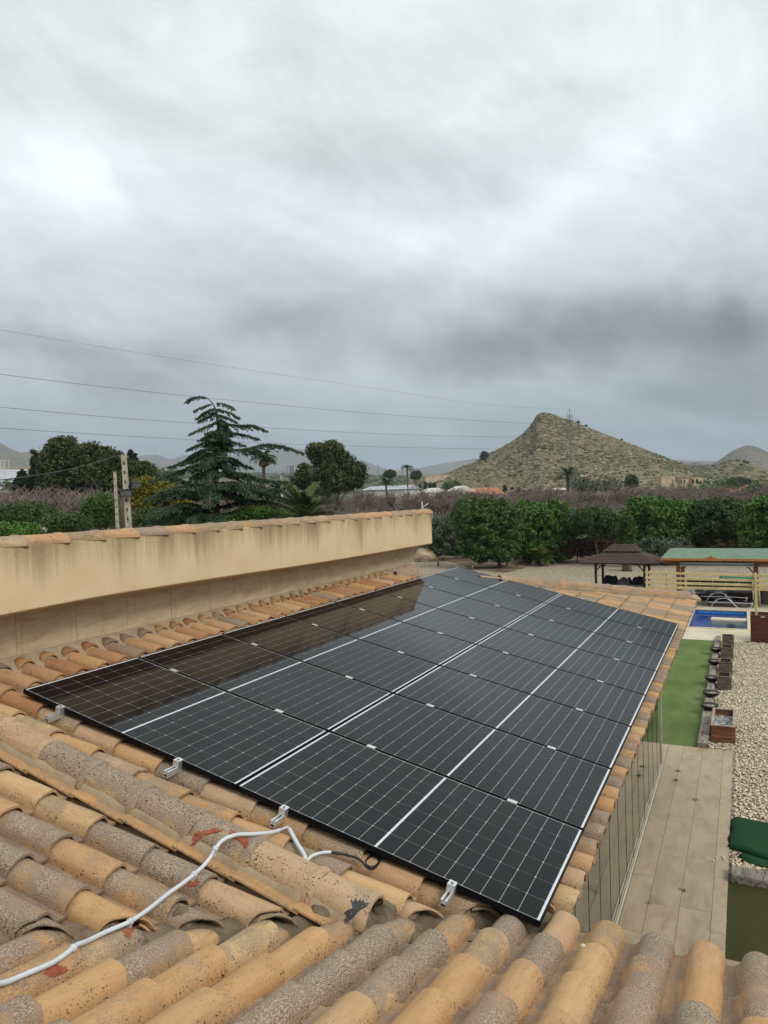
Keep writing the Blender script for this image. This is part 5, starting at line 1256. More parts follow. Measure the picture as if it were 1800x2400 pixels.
tree('shrub', 'pale olive shrub seen between mulberry and carob trunks', 'shrub', [(1665, 1275, 36, 22), (1700, 1272, 30, 22)], 66, 1680, M['leaf_tan'], G0, 240, 34, .3, .09, trunk_r=.05)
tree('shrub', 'dry orange brown shrub beside the carob trunk', 'shrub', [(1752, 1280, 26, 22), (1722, 1286, 20, 16)], 65, 1745, M['leaf_tan'], G0, 130, 34, .28, .09, trunk_r=.05)
for (px, lab, mm, w_) in ((1090, 'dark', 'leaf_dark', 70), (1250, 'dark', 'leaf_dark', 80), (1480, 'dark', 'leaf_dark', 80), (1620, 'dark', 'leaf_dark', 70), (1770, 'dark', 'leaf_dark', 70)):
    tree('hedge', 'tall dark green hedge closing the view under the tree crowns %s' % {1090: 'beside the boulder', 1250: 'left of the sago palm', 1480: 'behind the gazebo', 1620: 'behind the pergola roof', 1770: 'at the right edge'}[px], 'hedge', [(px, 1268, w_, 40), (px + 60, 1272, w_ * .7, 36), (px - 50, 1272, w_ * .6, 36)], 69, px, M['leaf_hedge'], G0, 620, 32, .4, .14, trunk_r=.05)

def palm(name, label, cat, base, H, nf, L, m_, droop, lw, parent_z=None, trunk_r=.12, skirt=False, up=.9, rows=26):
    o = thing(name, label, cat, base); b = Vector(base); top = b + Vector((0, 0, H)); g = MB()
    g.lathe([(trunk_r * 1.25, 0), (trunk_r, H * .3), (trunk_r * .9, H * .8), (trunk_r * 1.1, H)], n=10); g.obj('trunk', M['bark'], o, True, Matrix.Translation(b))
    for layer in range(2 if skirt else 1):
        C = []; U = []; W_ = []
        for k in range(nf):
            a = 2 * PI * (k + RNG.uniform(-.3, .3)) / nf * 1.0 + k * 2.4; el0 = RNG.uniform(.15, up * 1.35) if layer == 0 else RNG.uniform(-1.2, -.5)
            l_ = L * RNG.uniform(.8, 1.1) * (1 if layer == 0 else .55); p = np.array(top); el_ = el0; d0 = np.array([math.cos(a), math.sin(a), 0])
            for i in range(rows):
                u = i / rows; d = d0 * math.cos(el_) + np.array([0, 0, math.sin(el_)]); p = p + d * l_ / rows; el_ -= droop * (0.4 + u) / rows
                sd = np.cross(d, [0, 0, 1.0]); sd /= np.linalg.norm(sd) + 1e-6; nn = np.cross(sd, d)
                ll = lw * (math.sin(PI * min(1, u * .93 + .07)) ** .6) * RNG.uniform(.8, 1.1)
                for s_ in (-1, 1):
                    dirn = sd * s_ * .75 + d * .62 + nn * .22; dirn /= np.linalg.norm(dirn); C.append(p + dirn * ll / 2); U.append(dirn * ll / 2); W_.append(np.cross(dirn, nn) * .035 * ll / .35)
                C.append(p); U.append(d * l_ / rows * .6); W_.append(sd * .012)
        V, F = quads(np.array(C), np.array(U), np.array(W_)); link('fronds' if layer == 0 else 'dead_fronds', mesh('fronds', V, F, m_ if layer == 0 else M['straw']), o)
    return o
p = atz(1268, 1326, -4.18); palm('sago_palm', 'small spiky sago palm alone on the pale gravel', 'palm', (p[0], p[1], -4.18), .45, 46, 1.15, M['sago'], 1.2, .30, up=1.0)
p = atz(1382, 1316, -4.18)
p = atz(1469, 1338, -4.18); sago2 = palm('dry_palm', 'low brownish palm stump seen through the gazebo', 'palm', (p[0], p[1], -4.18), .75, 30, .7, M['straw'], 2.2, .2, trunk_r=.3)
p = at(715, 1240, 24); palm('date_palm', 'bushy young date palm just behind the parapet right of the cedar', 'palm', (p[0], p[1], -4.19), 4.9, 50, 1.55, M['frond'], 1.1, .34, up=1.05, trunk_r=.2)
p = at(628, 1200, 30); palm('date_palm', 'smaller date palm fronds between the cedar and the bushy palm', 'palm', (p[0], p[1], -4.19), 4.7, 34, 1.2, M['frond'], 1.2, .3, up=.95, trunk_r=.18)
p = at(618, 1100, 95); palm('fan_palm', 'tall palm with a skirt of dead fronds behind the cedar', 'palm', (p[0], p[1], -4.0), 10.6, 44, 2.0, M['frond'], 2.0, .6, trunk_r=.22, skirt=True)
p = at(655, 1130, 100); palm('fan_palm', 'lower yellowish palm right of the skirted palm behind the cedar', 'palm', (p[0], p[1], -4.0), 6.6, 34, 2.2, M['frond'], 1.9, .6, trunk_r=.2)
p = at(955, 1125, 150); palm('fan_palm', 'tall thin palm right of the round pine', 'palm', (p[0], p[1], -4.0), 11.0, 34, 1.6, M['frond'], 2.4, .4, trunk_r=.16)
p = at(905, 1135, 140); palm('fan_palm', 'low spreading palm above the grey warehouse roof', 'palm', (p[0], p[1], -4.0), 7.6, 36, 2.2, M['frond'], 1.4, .5, trunk_r=.18)
p = at(1331, 1125, 170); palm('fan_palm', 'dark green palm at the foot of the lattice pylon', 'palm', (p[0], p[1], -3.5), 8.5, 36, 3.6, M['frond'], 2.0, .8, trunk_r=.4)

# ---- the cedar: explicit limbs, sprays of needles along every twig
DC = 27.0
base = at(508, 1240, DC); ced = thing('cedar', 'tall dark cedar with a leaning tip and drooping tiered branches behind the parapet', 'tree', (base[0], base[1], -4.19))
tp_ = [(508, 1240), (506, 1150), (505, 1064), (509, 1035), (512, 1008), (509, 980), (506, 962), (497, 944), (484, 933), (470, 931)]
tpts = [Vector(at(x, y, DC)) for x, y in tp_]; tpts[0] = Vector((base[0], base[1], -4.19)); tpts.insert(0, Vector((base[0], base[1], -4.2)))
g = MB(); cp_ = catmull(tpts, 5); nT = len(cp_); g.tube(cp_, [.16 * (1 - (i / nT)) ** 1.7 + .010 for i in range(nT)], 8); g.obj('trunk', M['bark'], ced, True)
BR = [([(508, 944), (530, 949), (548, 959)], .28), ([(511, 960), (540, 968), (560, 980)], .34), ([(511, 971), (535, 980), (554, 990)], .32), ([(513, 990), (560, 997), (592, 997), (625, 1011)], .62),
      ([(513, 1012), (560, 1016), (606, 1029)], .55), ([(512, 1030), (545, 1037), (573, 1045)], .4), ([(508, 1056), (570, 1053), (618, 1043), (665, 1046), (710, 1063)], 1.0), ([(560, 1054), (610, 1062), (641, 1084)], .6),
      ([(506, 1072), (550, 1082), (590, 1098)], .7), ([(512, 1095), (600, 1120), (690, 1134)], .8), ([(520, 1130), (590, 1145), (641, 1162)], .7), ([(520, 1105), (570, 1110), (615, 1125)], .8),
      ([(484, 933), (468, 930), (450, 934), (437, 944)], .26), ([(496, 948), (476, 953), (456, 963)], .26), ([(502, 958), (482, 968), (462, 982)], .3), ([(504, 970), (485, 979), (467, 988)], .3), ([(508, 990), (480, 1001), (446, 1018)], .40),
      ([(508, 1014), (487, 1022), (467, 1033)], .36), ([(506, 1031), (470, 1040), (441, 1054)], .5), ([(504, 1048), (465, 1058), (434, 1078)], .6), ([(502, 1062), (450, 1074), (398, 1095)], .8), ([(500, 1085), (440, 1098), (380, 1118)], .9),
      ([(508, 1160), (450, 1135), (400, 1118), (350, 1128)], .9), ([(505, 1165), (470, 1150), (430, 1150), (395, 1172)], .9), ([(505, 1190), (590, 1174), (650, 1180), (705, 1196)], 1.0), ([(505, 1195), (440, 1180), (390, 1190), (350, 1215)], 1.0),
      ([(508, 1215), (580, 1205), (640, 1218)], 1.0), ([(508, 1215), (440, 1208), (380, 1230)], 1.0), ([(508, 1160), (550, 1165), (600, 1185)], .9)]
limbs = []
for k, (pp, wd) in enumerate(BR):
    dd = RNG.uniform(-1.2, 1.2) if len(pp) < 5 else -.8
    pts = [at(x, y, DC + dd * (i / (len(pp) - 1)) * (1.6 if y > 1130 else 1) - (1.5 * i / (len(pp) - 1) if y > 1150 else 0)) for i, (x, y) in enumerate(pp)]
    limbs.append((pts, wd))
for k in range(150):                                   # limbs of the other directions
    v = RNG.uniform() ** .62; py = 955 + 270 * v; i_ = min(range(nT), key=lambda q: abs(cp_[q].z - at(508, py, DC)[2])); s0 = np.array(cp_[i_]); a = RNG.uniform(0, 2 * PI)
    Lb = (.35 + 3.3 * v ** 1.3) * RNG.uniform(.55, 1.0); lat = abs(math.sin(a)); Lb *= (1 - .45 * lat * (v < .7)); d = VIEW * math.cos(a) + RIGHT * math.sin(a)
    e_ = s0 + d * Lb + np.array([0, 0, Lb * RNG.uniform(-.28, .02)]); m__ = s0 + d * Lb * .55 + np.array([0, 0, Lb * RNG.uniform(-.03, .12)]); limbs.append(([s0, m__, e_], min(1.0, .25 + Lb * .3)))
g = MB(); C, U, W_ = [], [], []
for pts, wd in limbs:
    cu = catmull(pts, 9); n = len(cu); L = sum((cu[i + 1] - cu[i]).length for i in range(n - 1)); g.tube(cu, [max(.006, .012 + .028 * min(1, L / 3) * (1 - i / n)) for i in range(n)], 5, False)
    nt = int(L / .038) + 3
    for j in range(nt):
        u = (j + RNG.uniform(0, 1)) / nt; f = u * (n - 1); i = min(int(f), n - 2); p = np.array(cu[i].lerp(cu[i + 1], f - i)); t_ = np.array((cu[i + 1] - cu[i]).normalized())
        side = np.cross(t_, [0, 0, 1.]); side /= np.linalg.norm(side) + 1e-6; s_ = 1 if j % 2 else -1
        tl = wd * .68 * (1 - u ** 2.2) * RNG.uniform(.5, 1.1) * min(1, .45 + u * 3) + .07; dirn = t_ * RNG.uniform(.5, .9) + side * s_ * RNG.uniform(.3, .95) + np.array([0, 0, RNG.uniform(-.30, .02)]); dirn /= np.linalg.norm(dirn)
        kq = int(tl / .022) + 3; w0 = (np.arange(kq) + RNG.uniform(0, 1, kq)) / kq; q = p + dirn * (w0 * tl)[:, None] + np.array([0, 0, -.34]) * ((w0 * tl) ** 2 / max(wd, .3))[:, None]
        nd = rdir(kq) * .75 + dirn * .6 + np.array([0, 0, .15]); nd /= np.linalg.norm(nd, axis=1)[:, None]; C.append(q + nd * .02); U.append(nd * RNG.uniform(.04, .07, kq)[:, None]); W_.append(perp(nd) * .020)
g.obj('branches', M['bark'], ced, True)
C = np.concatenate(C); U = np.concatenate(U); W_ = np.concatenate(W_); V, F = quads(C, U, W_); link('needles', mesh('needles', V, F, M['leaf_cedar']), ced)
print('cedar leaves', len(C))

# ---- trees of the left and middle distance
tree('pine_tree', 'tall olive green pine, left one of the pair behind the almond trees', 'pine', [(150, 1062, 34, 34), (128, 1085, 30, 30), (165, 1095, 40, 36), (150, 1130, 44, 34), (112, 1110, 14, 16)], 78, 150, M['leaf_pine'], None, 620, 40, .55, .16, inner=.3)
tree('pine_tree', 'wide olive green pine, right one of the pair, touching the concrete pole', 'pine', [(215, 1072, 38, 28), (250, 1085, 36, 28), (285, 1100, 24, 24), (225, 1115, 50, 34), (265, 1135, 44, 26)], 74, 235, M['leaf_pine'], None, 680, 40, .5, .16, inner=.3)
tree('pine_tree', 'lower pine crown right of the concrete pole', 'pine', [(325, 1106, 34, 20), (345, 1120, 22, 18), (310, 1125, 26, 18)], 80, 325, M['leaf_pine'], None, 300, 40, .5, .16)
tree('pine_tree', 'big round dark pine standing alone in the middle distance', 'pine', [(773, 1066, 38, 28), (746, 1062, 22, 22), (800, 1085, 26, 24), (770, 1105, 38, 28), (790, 1125, 40, 24), (838, 1108, 18, 22), (822, 1125, 24, 22)], 82, 785, M['leaf_pine'], None, 900, 42, .52, .16, inner=.3)
tree('pine_tree', 'small dark pine left of the big round pine', 'pine', [(712, 1108, 16, 18), (706, 1125, 20, 18), (728, 1128, 18, 16)], 88, 712, M['leaf_pine'], None, 220, 38, .45, .15)
tree('cypress', 'tall slim dark cypress left of the pines', 'cypress', [(80, 1075, 5, 18), (82, 1095, 8, 22), (84, 1120, 12, 26), (84, 1145, 14, 18)], 85, 84, M['leaf_cypress'], None, 260, 36, .28, .12, trunk_r=.1)
tree('cypress', 'short dark conifer left of the slim cypress', 'cypress', [(52, 1112, 6, 10), (52, 1126, 11, 12), (52, 1142, 17, 16)], 80, 52, M['leaf_cypress'], None, 170, 36, .28, .12, trunk_r=.1)
tree('cypress', 'left pencil cypress rising over the pines beside the concrete pole', 'cypress', [(307, 1060, 2.6, 6), (307, 1072, 4.5, 14), (308, 1090, 6, 14)], 95, 308, M['leaf_cypress'], None, 120, 30, .25, .12, trunk_r=.1)
tree('cypress', 'right shorter pencil cypress over the pines beside the concrete pole', 'cypress', [(316, 1073, 3, 8), (317, 1085, 5, 12), (317, 1098, 6, 12)], 95, 317, M['leaf_cypress'], None, 100, 30, .25, .12, trunk_r=.1)
tree('fruit_tree', 'yellow green leafy tree between the concrete pole and the cedar', 'tree', [(345, 1145, 34, 24), (375, 1160, 40, 28), (350, 1175, 36, 28), (400, 1175, 40, 26), (330, 1160, 18, 26)], 40, 365, M['leaf_yellow'], None, 620, 40, .27, .075)
tree('shrub', 'dark green bush below the yellow tree at the cedar foot', 'shrub', [(395, 1215, 40, 26), (350, 1215, 30, 24)], 34, 380, M['leaf_dark'], None, 300, 40, .25, .06)
tree('shrub', 'bright green leafy shrub between cedar and date palm behind the parapet', 'shrub', [(600, 1208, 46, 18), (650, 1212, 40, 16), (560, 1222, 36, 18)], 26, 600, M['leaf_bright'], None, 420, 40, .16, .045)
tree('shrub', 'green hedge top with red flowers at the far left over the parapet', 'shrub', [(30, 1244, 50, 13), (-30, 1246, 60, 14), (75, 1250, 26, 10)], 22, 20, M['leaf_bright'], None, 380, 36, .13, .04)
fl = at(93, 1243, 22); o = thing('flowering_shrub', 'white flowering shrub over the parapet beside the green hedge', 'shrub', (fl[0], fl[1], -4.19))
foliage('flowers', [(fl[0], fl[1], fl[2], .16, .16, .09)], 40, 14, .06, .02, M['white_wall'], o); foliage('crown', [(fl[0], fl[1], fl[2] - .2, .25, .25, .18)], 60, 20, .1, .035, M['leaf_hedge'], o); trunk('trunk', (fl[0], fl[1], -4.2), (fl[0], fl[1], fl[2] - .2), .05, .02, o)
for px, py, w_, h_, D, lab, mm in ((1060, 1139, 22, 11, 190, 'round green bush left of the red roofed white house', 'leaf_hedge'), (975, 1112, 12, 10, 300, 'dark flat topped tree on the plain left of the hill', 'far_tree'), (1009, 1128, 0, 0, 0, '', ''),
                             (1640, 1150, 52, 20, 150, 'wide dark green tree below the ruined farmhouse', 'leaf_hedge'), (1685, 1140, 40, 22, 160, 'dark green tree right of the ruined farmhouse', 'leaf_hedge'), (1785, 1150, 30, 24, 150, 'dark tree right of the red roofed house with panels', 'leaf_hedge'),
                             (1730, 1128, 24, 9, 260, 'low dark tree above the red roofed house with panels', 'far_tree'), (1135, 1068, 8.5, 9, 415, 'lone round tree on the left shoulder of the hill', 'far_tree'), (830, 1112, 10, 7, 320, 'small grey green tree on the plain', 'far_tree'),
                             (1420, 1135, 34, 16, 170, 'grey green thicket left of the ruined farmhouse', 'leaf_olive'), (1480, 1128, 14, 14, 200, 'dark bushy conifer on the hill foot', 'far_tree'), (1365, 1135, 26, 18, 165, 'grey green thicket at the foot of the pylon', 'leaf_olive'), (1550, 1160, 40, 12, 140, 'olive coloured scrub below the farmhouse wall', 'leaf_olive'),
                             (913, 1110, 14, 8, 260, 'grey green tree behind the low palm', 'far_tree'), (40, 1135, 36, 12, 110, 'leafy green tree tops at the far left', 'leaf_hedge'), (395, 1112, 34, 16, 60, 'blue green tree behind the left cedar branches', 'leaf_olive'), (760, 1150, 20, 12, 90, 'dark bush under the round pine', 'leaf_dark')):
    if not w_: continue
    s = D / FPX; tree('distant_tree', lab, 'tree', [(px, py, w_, h_), (px - w_ * .45, py + h_ * .25, w_ * .6, h_ * .8), (px + w_ * .4, py + h_ * .2, w_ * .65, h_ * .85)], D, px, M[mm], None, 200, 26, 3.6 * s, 1.35 * s, trunk_r=.2 * D / 150)
q = 0
for px, top, D in ((1183, 1137, 190), (1199, 1143, 192), (1210, 1148, 194), (1216, 1145, 190), (1227, 1147, 192), (1232, 1150, 195), (1243, 1148, 190), (1008, 1133, 200), (1018, 1128, 205), (984, 1136, 210), (996, 1130, 200)):
    tree('cypress', 'small dark cypress right of the red roofed house, %s of seven' % ['leftmost', 'second', 'third', 'middle', 'fifth', 'sixth', 'rightmost'][[1183, 1199, 1210, 1216, 1227, 1232, 1243].index(px)] if px > 1100 else 'small dark cypress left of the white houses, %s of four' % ['leftmost', 'second', 'third', 'rightmost'][[984, 996, 1008, 1018].index(px)], 'cypress', [(px, top + 5, 2.2, 6), (px, top + 14, 3.8, 10), (px, top + 24, 4.2, 9)], D, px, M['leaf_cypress'], None, 46, 22, .42, .17, 'cypresses right of the red roofed house' if px > 1100 else 'cypresses left of the white houses', trunk_r=.1)
for px, py, D, w_ in ((1354, 991, 432, 4), (1373, 998, 432, 2.5), (1457, 1031, 432, 2), (1728, 1083, 552, 6), (1746, 1086, 548, 8), (1737, 1095, 530, 8)):
    tree('hill_bush', 'dark round bush on the crest of the %s hill%s' % ('main' if px < 1500 else 'right hand', {1354: ' beside the pylon arm', 1373: ' just right of the pylon', 1457: ' halfway down the ridge', 1728: ', left of three', 1746: ', right of three', 1737: ', lowest of three'}[px]), 'bush', [(px, py, w_, w_ * .8)], D, px, M['far_tree'], None, 60, 20, w_ * .09, .35, trunk_r=.1)

for px, py, w_, h_, D, lab, mm in ((60, 1205, 60, 22, 43, 'dark green citrus bush among bare branches at the far left', 'leaf_dark'), (235, 1195, 34, 34, 44, 'green leafy tree among the bare almond branches left of the pole', 'leaf_hedge'), (150, 1225, 50, 16, 38, 'low dark green bushes over the parapet left of the pole', 'leaf_dark'),
                             (700, 1195, 46, 14, 66, 'low green scrub among bare trees right of the date palm', 'leaf_olive'), (1110, 1168, 40, 10, 95, 'low green scrub in the orchard behind the dense evergreen', 'leaf_olive'), (1380, 1172, 30, 9, 95, 'low green scrub in the orchard behind the umbrella tree', 'leaf_olive')):
    s = D / FPX; tree('bush', lab, 'bush', [(px, py, w_, h_), (px - w_ * .5, py + h_ * .3, w_ * .6, h_ * .7), (px + w_ * .5, py + h_ * .3, w_ * .6, h_ * .7)], D, px, M[mm], None, 330, 36, .30, .075 * D / 45, trunk_r=.07)
# ---- leafless almond orchard
def bare_mesh(seed, H=5.8, spread=2.6, n1=5):
    r = random.Random(seed); segs = []
    def grow(p, d, L, rad_, lvl):
        n = 3 if lvl < 2 else 2; q = p
        for i in range(n):
            d = (d + Vector((r.gauss(0, .13), r.gauss(0, .13), r.gauss(.05, .08)))).normalized(); q2 = q + d * L / n; segs.append((q, q2, rad_ * (1 - .25 * i / n), rad_ * (1 - .25 * (i + 1) / n))); q = q2
        if lvl < 5:
            for _ in range([n1, 3, 3, 4, 3][lvl] if lvl < 5 else 0):
                a = Vector((r.gauss(0, 1), r.gauss(0, 1), r.gauss(0, .5))).normalized(); nd = (d * .75 + a * (.62 if lvl < 3 else .8) + Vector((0, 0, .18))).normalized()
                k = r.uniform(.35, 1.0) if lvl > 1 else 1.0; st = p.lerp(q, k) if lvl > 1 else q
                grow(st, nd, L * r.uniform(.62, .86), rad_ * .58, lvl + 1)
    grow(Vector((0, 0, 0)), Vector((r.gauss(0, .06), r.gauss(0, .06), 1)), H * .20, .11, 0)
    V = []; F = []
    for p, q, a, b in segs:
        d = (q - p).normalized(); u = d.orthogonal().normalized(); w_ = d.cross(u); k = len(V)
        for c_, rr in ((p, max(a, .0085)), (q, max(b, .007))):
            for j in range(3): t_ = 2 * PI * j / 3; V.append(tuple(c_ + (u * math.cos(t_) + w_ * math.sin(t_)) * rr))
        F += [(k + j, k + (j + 1) % 3, k + 3 + (j + 1) % 3, k + 3 + j) for j in range(3)]
    V = np.array(V); zmx = V[:, 2].max(); V *= np.array([1, 1, H / zmx]); rr = np.percentile(np.hypot(V[:, 0], V[:, 1]), 97); V[:, :2] *= spread / rr
    return V, np.array(F)
BARE = [bare_mesh(s) for s in range(5)]; print('bare segs', [len(b[1]) // 3 for b in BARE])
BARE_ME = [mesh('bare_tree', v, f, M['twig']) for v, f in BARE]
spots = []
for D0 in (48, 53, 58.5, 65):
    for px in np.arange(-60, 480, 3.3 * FPX / D0):
        spots.append((px + RNG.uniform(-12, 12) + (D0 % 7) * 9, D0 + RNG.uniform(-1.5, 1.5), 'left'))
for D0 in (70, 76, 83):
    for px in np.arange(560, 1130, 3.8 * FPX / D0): spots.append((px + RNG.uniform(-14, 14) + (D0 % 5) * 13, D0 + RNG.uniform(-2, 2), 'middle'))
nobj = 0
for px, D, side in spots:
    p = at(px, 1200, D); h = RNG.uniform(.78, 1.10) * (1.18 if side == 'left' else 1.06)
    if side == 'left' and px > 300: h *= .9
    o = link('bare_tree', BARE_ME[nobj % 5], None, Matrix.Translation((p[0], p[1], float(ground_z(p[0], p[1])))) @ Matrix.Rotation(RNG.uniform(0, 6.28), 4, 'Z') @ Matrix.Diagonal((h * 1.05, h * 1.05, h, 1)))
    lab_ = 'leafless purplish brown almond tree in the orchard behind the left part of the parapet' if side == 'left' else 'leafless grey brown almond tree in the orchard behind the right part of the parapet'
    tag(o, lab_, 'tree', 'bare almond trees left of the cedar' if side == 'left' else 'bare almond trees right of the cedar'); nobj += 1
print('bare trees', nobj)
Vs, Fs, k0 = [], [], 0; rows_ = []
for D0 in (72, 79, 87, 96, 106, 118, 132, 148, 166, 186):
    for px in np.arange(-60, 1880, 4.6 * FPX / D0):
        if 480 < px < 540: continue
        if D0 < 86 and 540 < px < 1130: continue
        rows_.append((px + RNG.uniform(-.3, .3) * 4.9 * FPX / D0, D0 + RNG.uniform(-2, 2)))
LOWB = []
for s in range(3):
    v, f = BARE[s]; ids = np.arange(len(f) // 3); keep = np.sort(RNG.choice(ids, int(len(ids) * .50), replace=False)); ff = f.reshape(-1, 3, 4)[keep].reshape(-1, 4)
    used = np.unique(ff); mp = -np.ones(len(v), int); mp[used] = np.arange(len(used)); LOWB.append((v[used], mp[ff]))
for i, (px, D) in enumerate(rows_):
    p = at(px, 1200, D); z = float(ground_z(p[0], p[1])); v, f = LOWB[i % 3]; a = RNG.uniform(0, 6.28); c, s = math.cos(a), math.sin(a); h = RNG.uniform(.78, 1.14) * (1.12 if px < 1100 else 1.02)
    cx = (v[:, 0] * c - v[:, 1] * s) * h; cy = (v[:, 0] * s + v[:, 1] * c) * h
    Vs.append(np.stack([cx + p[0], cy + p[1], v[:, 2] * h + z], 1)); Fs.append(f + k0); k0 += len(v)
tag(link('orchard', mesh('orchard', np.concatenate(Vs), np.concatenate(Fs), M['twig'])), 'far mass of leafless orchard trees', None, None, 'stuff'); print('orchard faces', sum(len(f) for f in Fs), len(rows_))

# ------------------------------------------------------------------ boulder, log bench, post
p = atz(1003, 1316, -4.18); bm = bmesh.new(); bmesh.ops.create_icosphere(bm, subdivisions=4, radius=1)
for v in bm.verts:
    n_ = v.co.copy(); k = 1 + .28 * mnoise.noise(n_ * 1.1 + Vector((4, 2, 1))) + .10 * mnoise.noise(n_ * 3.5)
    for pl, dd in ((Vector((.5, -.7, .5)).normalized(), .78), (Vector((-.8, -.3, .4)).normalized(), .80), (Vector((.1, .1, 1)).normalized(), .72), (Vector((.8, -.2, .5)).normalized(), .84)):
        v.co = n_ * k; e_ = v.co.dot(pl) - dd
        if e_ > 0: n_ = (v.co - pl * e_ * .85) / k
    v.co = Vector((n_.x * .95 * k, n_.y * .7 * k, n_.z * .78 * k + .5))
me_ = bpy.data.meshes.new('boulder'); bm.to_mesh(me_); bm.free(); me_.materials.append(M['boulder']); o = link('boulder', me_, None, T_(p[0] - .2, p[1], -4.18) @ Matrix.Rotation(.4, 4, 'Z')); tag(o, 'large pale sandstone boulder beside the end of the wall', 'boulder')
lb = thing('log_bench', 'bent grey log laid as a bench on the gravel behind the panels', 'log bench', (-15, 49.5, -4.18)); g = MB()
P0, P1 = aty(1022, 1314, 50.3), aty(1108, 1322, 48.0)
g.tube(catmull([P0, P0 + [.5, 0, .28], (P0 + P1) / 2 + [-.2, 0, .36], (P0 + P1) / 2 + [.9, 0, .40], P1 + [-.2, 0, .28], P1 + [.05, 0, .02]], 4), .12, 9); g.obj('log', M['log'], lb, True)
for P in (P0 + [.15, 0, .05], P1 + [-.05, 0, .1]): g = MB(); g.tube([(P[0], P[1], -4.19), (P[0] + .03, P[1], P[2])], .09, 8); g.obj('leg', M['log'], lb, True)
p = atz(1189, 1330, -4.18); g = MB(); g.tube([(p[0], p[1], -4.2), (p[0], p[1], -3.35)], .09, 8); tag(g.obj('tree_stake', M['palewood'], None, True), 'pale wooden stake under the slim dark evergreen', 'stake')

# ------------------------------------------------------------------ poles and wires
def concrete_pole(label, px, D, ztop, w0, w1, lean, flood=False, feet=True):
    b = at(px, 1235, D); b[2] = -4.19; o = thing('concrete_pole', label, 'pole', tuple(b)); H = ztop + 4.19; n = int(H / .35); lx = lean
    def P(h): return Vector(b) + Vector(RIGHT) * (-lx * h) + Vector((0, 0, h))
    for s_ in (-1, 1):
        V = []
        for h in (0, H):
            w = w0 + (w1 - w0) * h / H; c = P(h)
            for dx, dy in ((s_ * w / 2, -w * .4), (s_ * w / 2, w * .4), (s_ * w * .22, w * .4), (s_ * w * .22, -w * .4)): V.append(c + Vector(RIGHT) * dx + Vector(VIEW) * dy)
        g = MB(); g.add(V, [(0, 1, 2, 3), (7, 6, 5, 4)] + [(i, 4 + i, 4 + (i + 1) % 4, (i + 1) % 4) for i in range(4)]); g.obj('flange', M['concrete'], o)
    for k in range(n):                                   # solid web with recessed pockets between
        h = (k + .5) * H / n; w = w0 + (w1 - w0) * h / H; g = MB(); r = Matrix((( RIGHT[0], VIEW[0], 0, 0), (RIGHT[1], VIEW[1], 0, 0), (0, 0, 1, 0), (0, 0, 0, 1))).copy()
        g.box((-w * .215, -w * .34, -H / n * .32), (w * .215, w * .34, H / n * .32), Matrix.Translation(P(h)) @ r); g.obj('web_block', M['concrete'], o)
    g = MB(); c = P(H / 2); g.tube([P(.02), P(H - .02)], w1 * .16, 6); g.obj('core', M['mortar'], o)
    return o, P, H
po, PF, HH = concrete_pole('tall concrete utility pole with two floodlights behind the parapet', 312, 30, 3.25, .26, .165, .035)
def floodlight(P, dirx, lab):
    r = Matrix(((RIGHT[0], VIEW[0], 0, 0), (RIGHT[1], VIEW[1], 0, 0), (0, 0, 1, 0), (0, 0, 0, 1))); o = thing('floodlight', lab, 'floodlight', tuple(P), 0, 'floodlights on the concrete pole')
    mw = Matrix.Translation(P) @ r @ Matrix.Rotation(dirx, 4, 'Z') @ Matrix.Rotation(math.radians(28), 4, 'X')
    g = MB(); g.box((-.24, -.06, -.14), (.24, .06, .14)); bevel(g.obj('housing', M['black'], o, False, mw), .02, 2)
    g = MB(); g.box((-.20, -.068, -.105), (.20, -.061, .105)); g.obj('glass_front', M['galv'], o, False, mw)
    for k in range(6): g = MB(); g.box((-.2 + k * .075, .061, -.12), (-.18 + k * .075, .10, .12)); g.obj('cooling_fin', M['black'], o, False, mw)
    g = MB(); g.tube([P + Vector((0, 0, -.02)), P + Vector((0, 0, -.02)) + Vector(RIGHT) * (-.22 if dirx > .5 else .1) + Vector(VIEW) * .12], .02, 6); g.obj('bracket', M['black'], o)
pA = Vector(at(296, 1155, 29.75)); pB = Vector(at(316, 1137, 29.9))
floodlight(pA, .15, 'black floodlight facing forward on the front of the concrete pole'); floodlight(pB, 1.15, 'grey floodlight turned right on the side of the concrete pole')
concrete_pole('shorter thin concrete pole left of the floodlight pole', 280, 40, 3.0, .17, .12, .02)
concrete_pole('thin concrete post between the cedar and the round pine', 664, 60, 3.3, .2, .15, .005)
c_ = thing('insulator', 'black insulator and cable clamp on top of the concrete pole', 'insulator', tuple(PF(HH)))
g = MB(); tpp = PF(HH - .1); g.tube([tpp, tpp + Vector(RIGHT) * -.16 + Vector((0, 0, .12))], .025, 6); g.tube([tpp + Vector(RIGHT) * -.16 + Vector((0, 0, .12)), tpp + Vector(RIGHT) * -.17 + Vector((0, 0, .24))], .04, 8); g.obj('bracket', M['black'], c_, True)
def wire(pts, r, label, grp=None, name='power_line'):
    g = MB(); g.tube(catmull(pts, 5), r, 5); o = g.obj(name, M['wire'], None, True); tag(o, label, 'cable', grp)
M['wire'] = simple('wire', (.07, .075, .08), .6, .3, .1, 1)
wire([at(288, 1064, 29.8), at(211, 1088, 29), at(127, 1107, 28), at(0, 1125, 27), at(-160, 1140, 25)], .016, 'thick black cable sagging from the concrete pole to the left edge', None, 'overhead_cable')
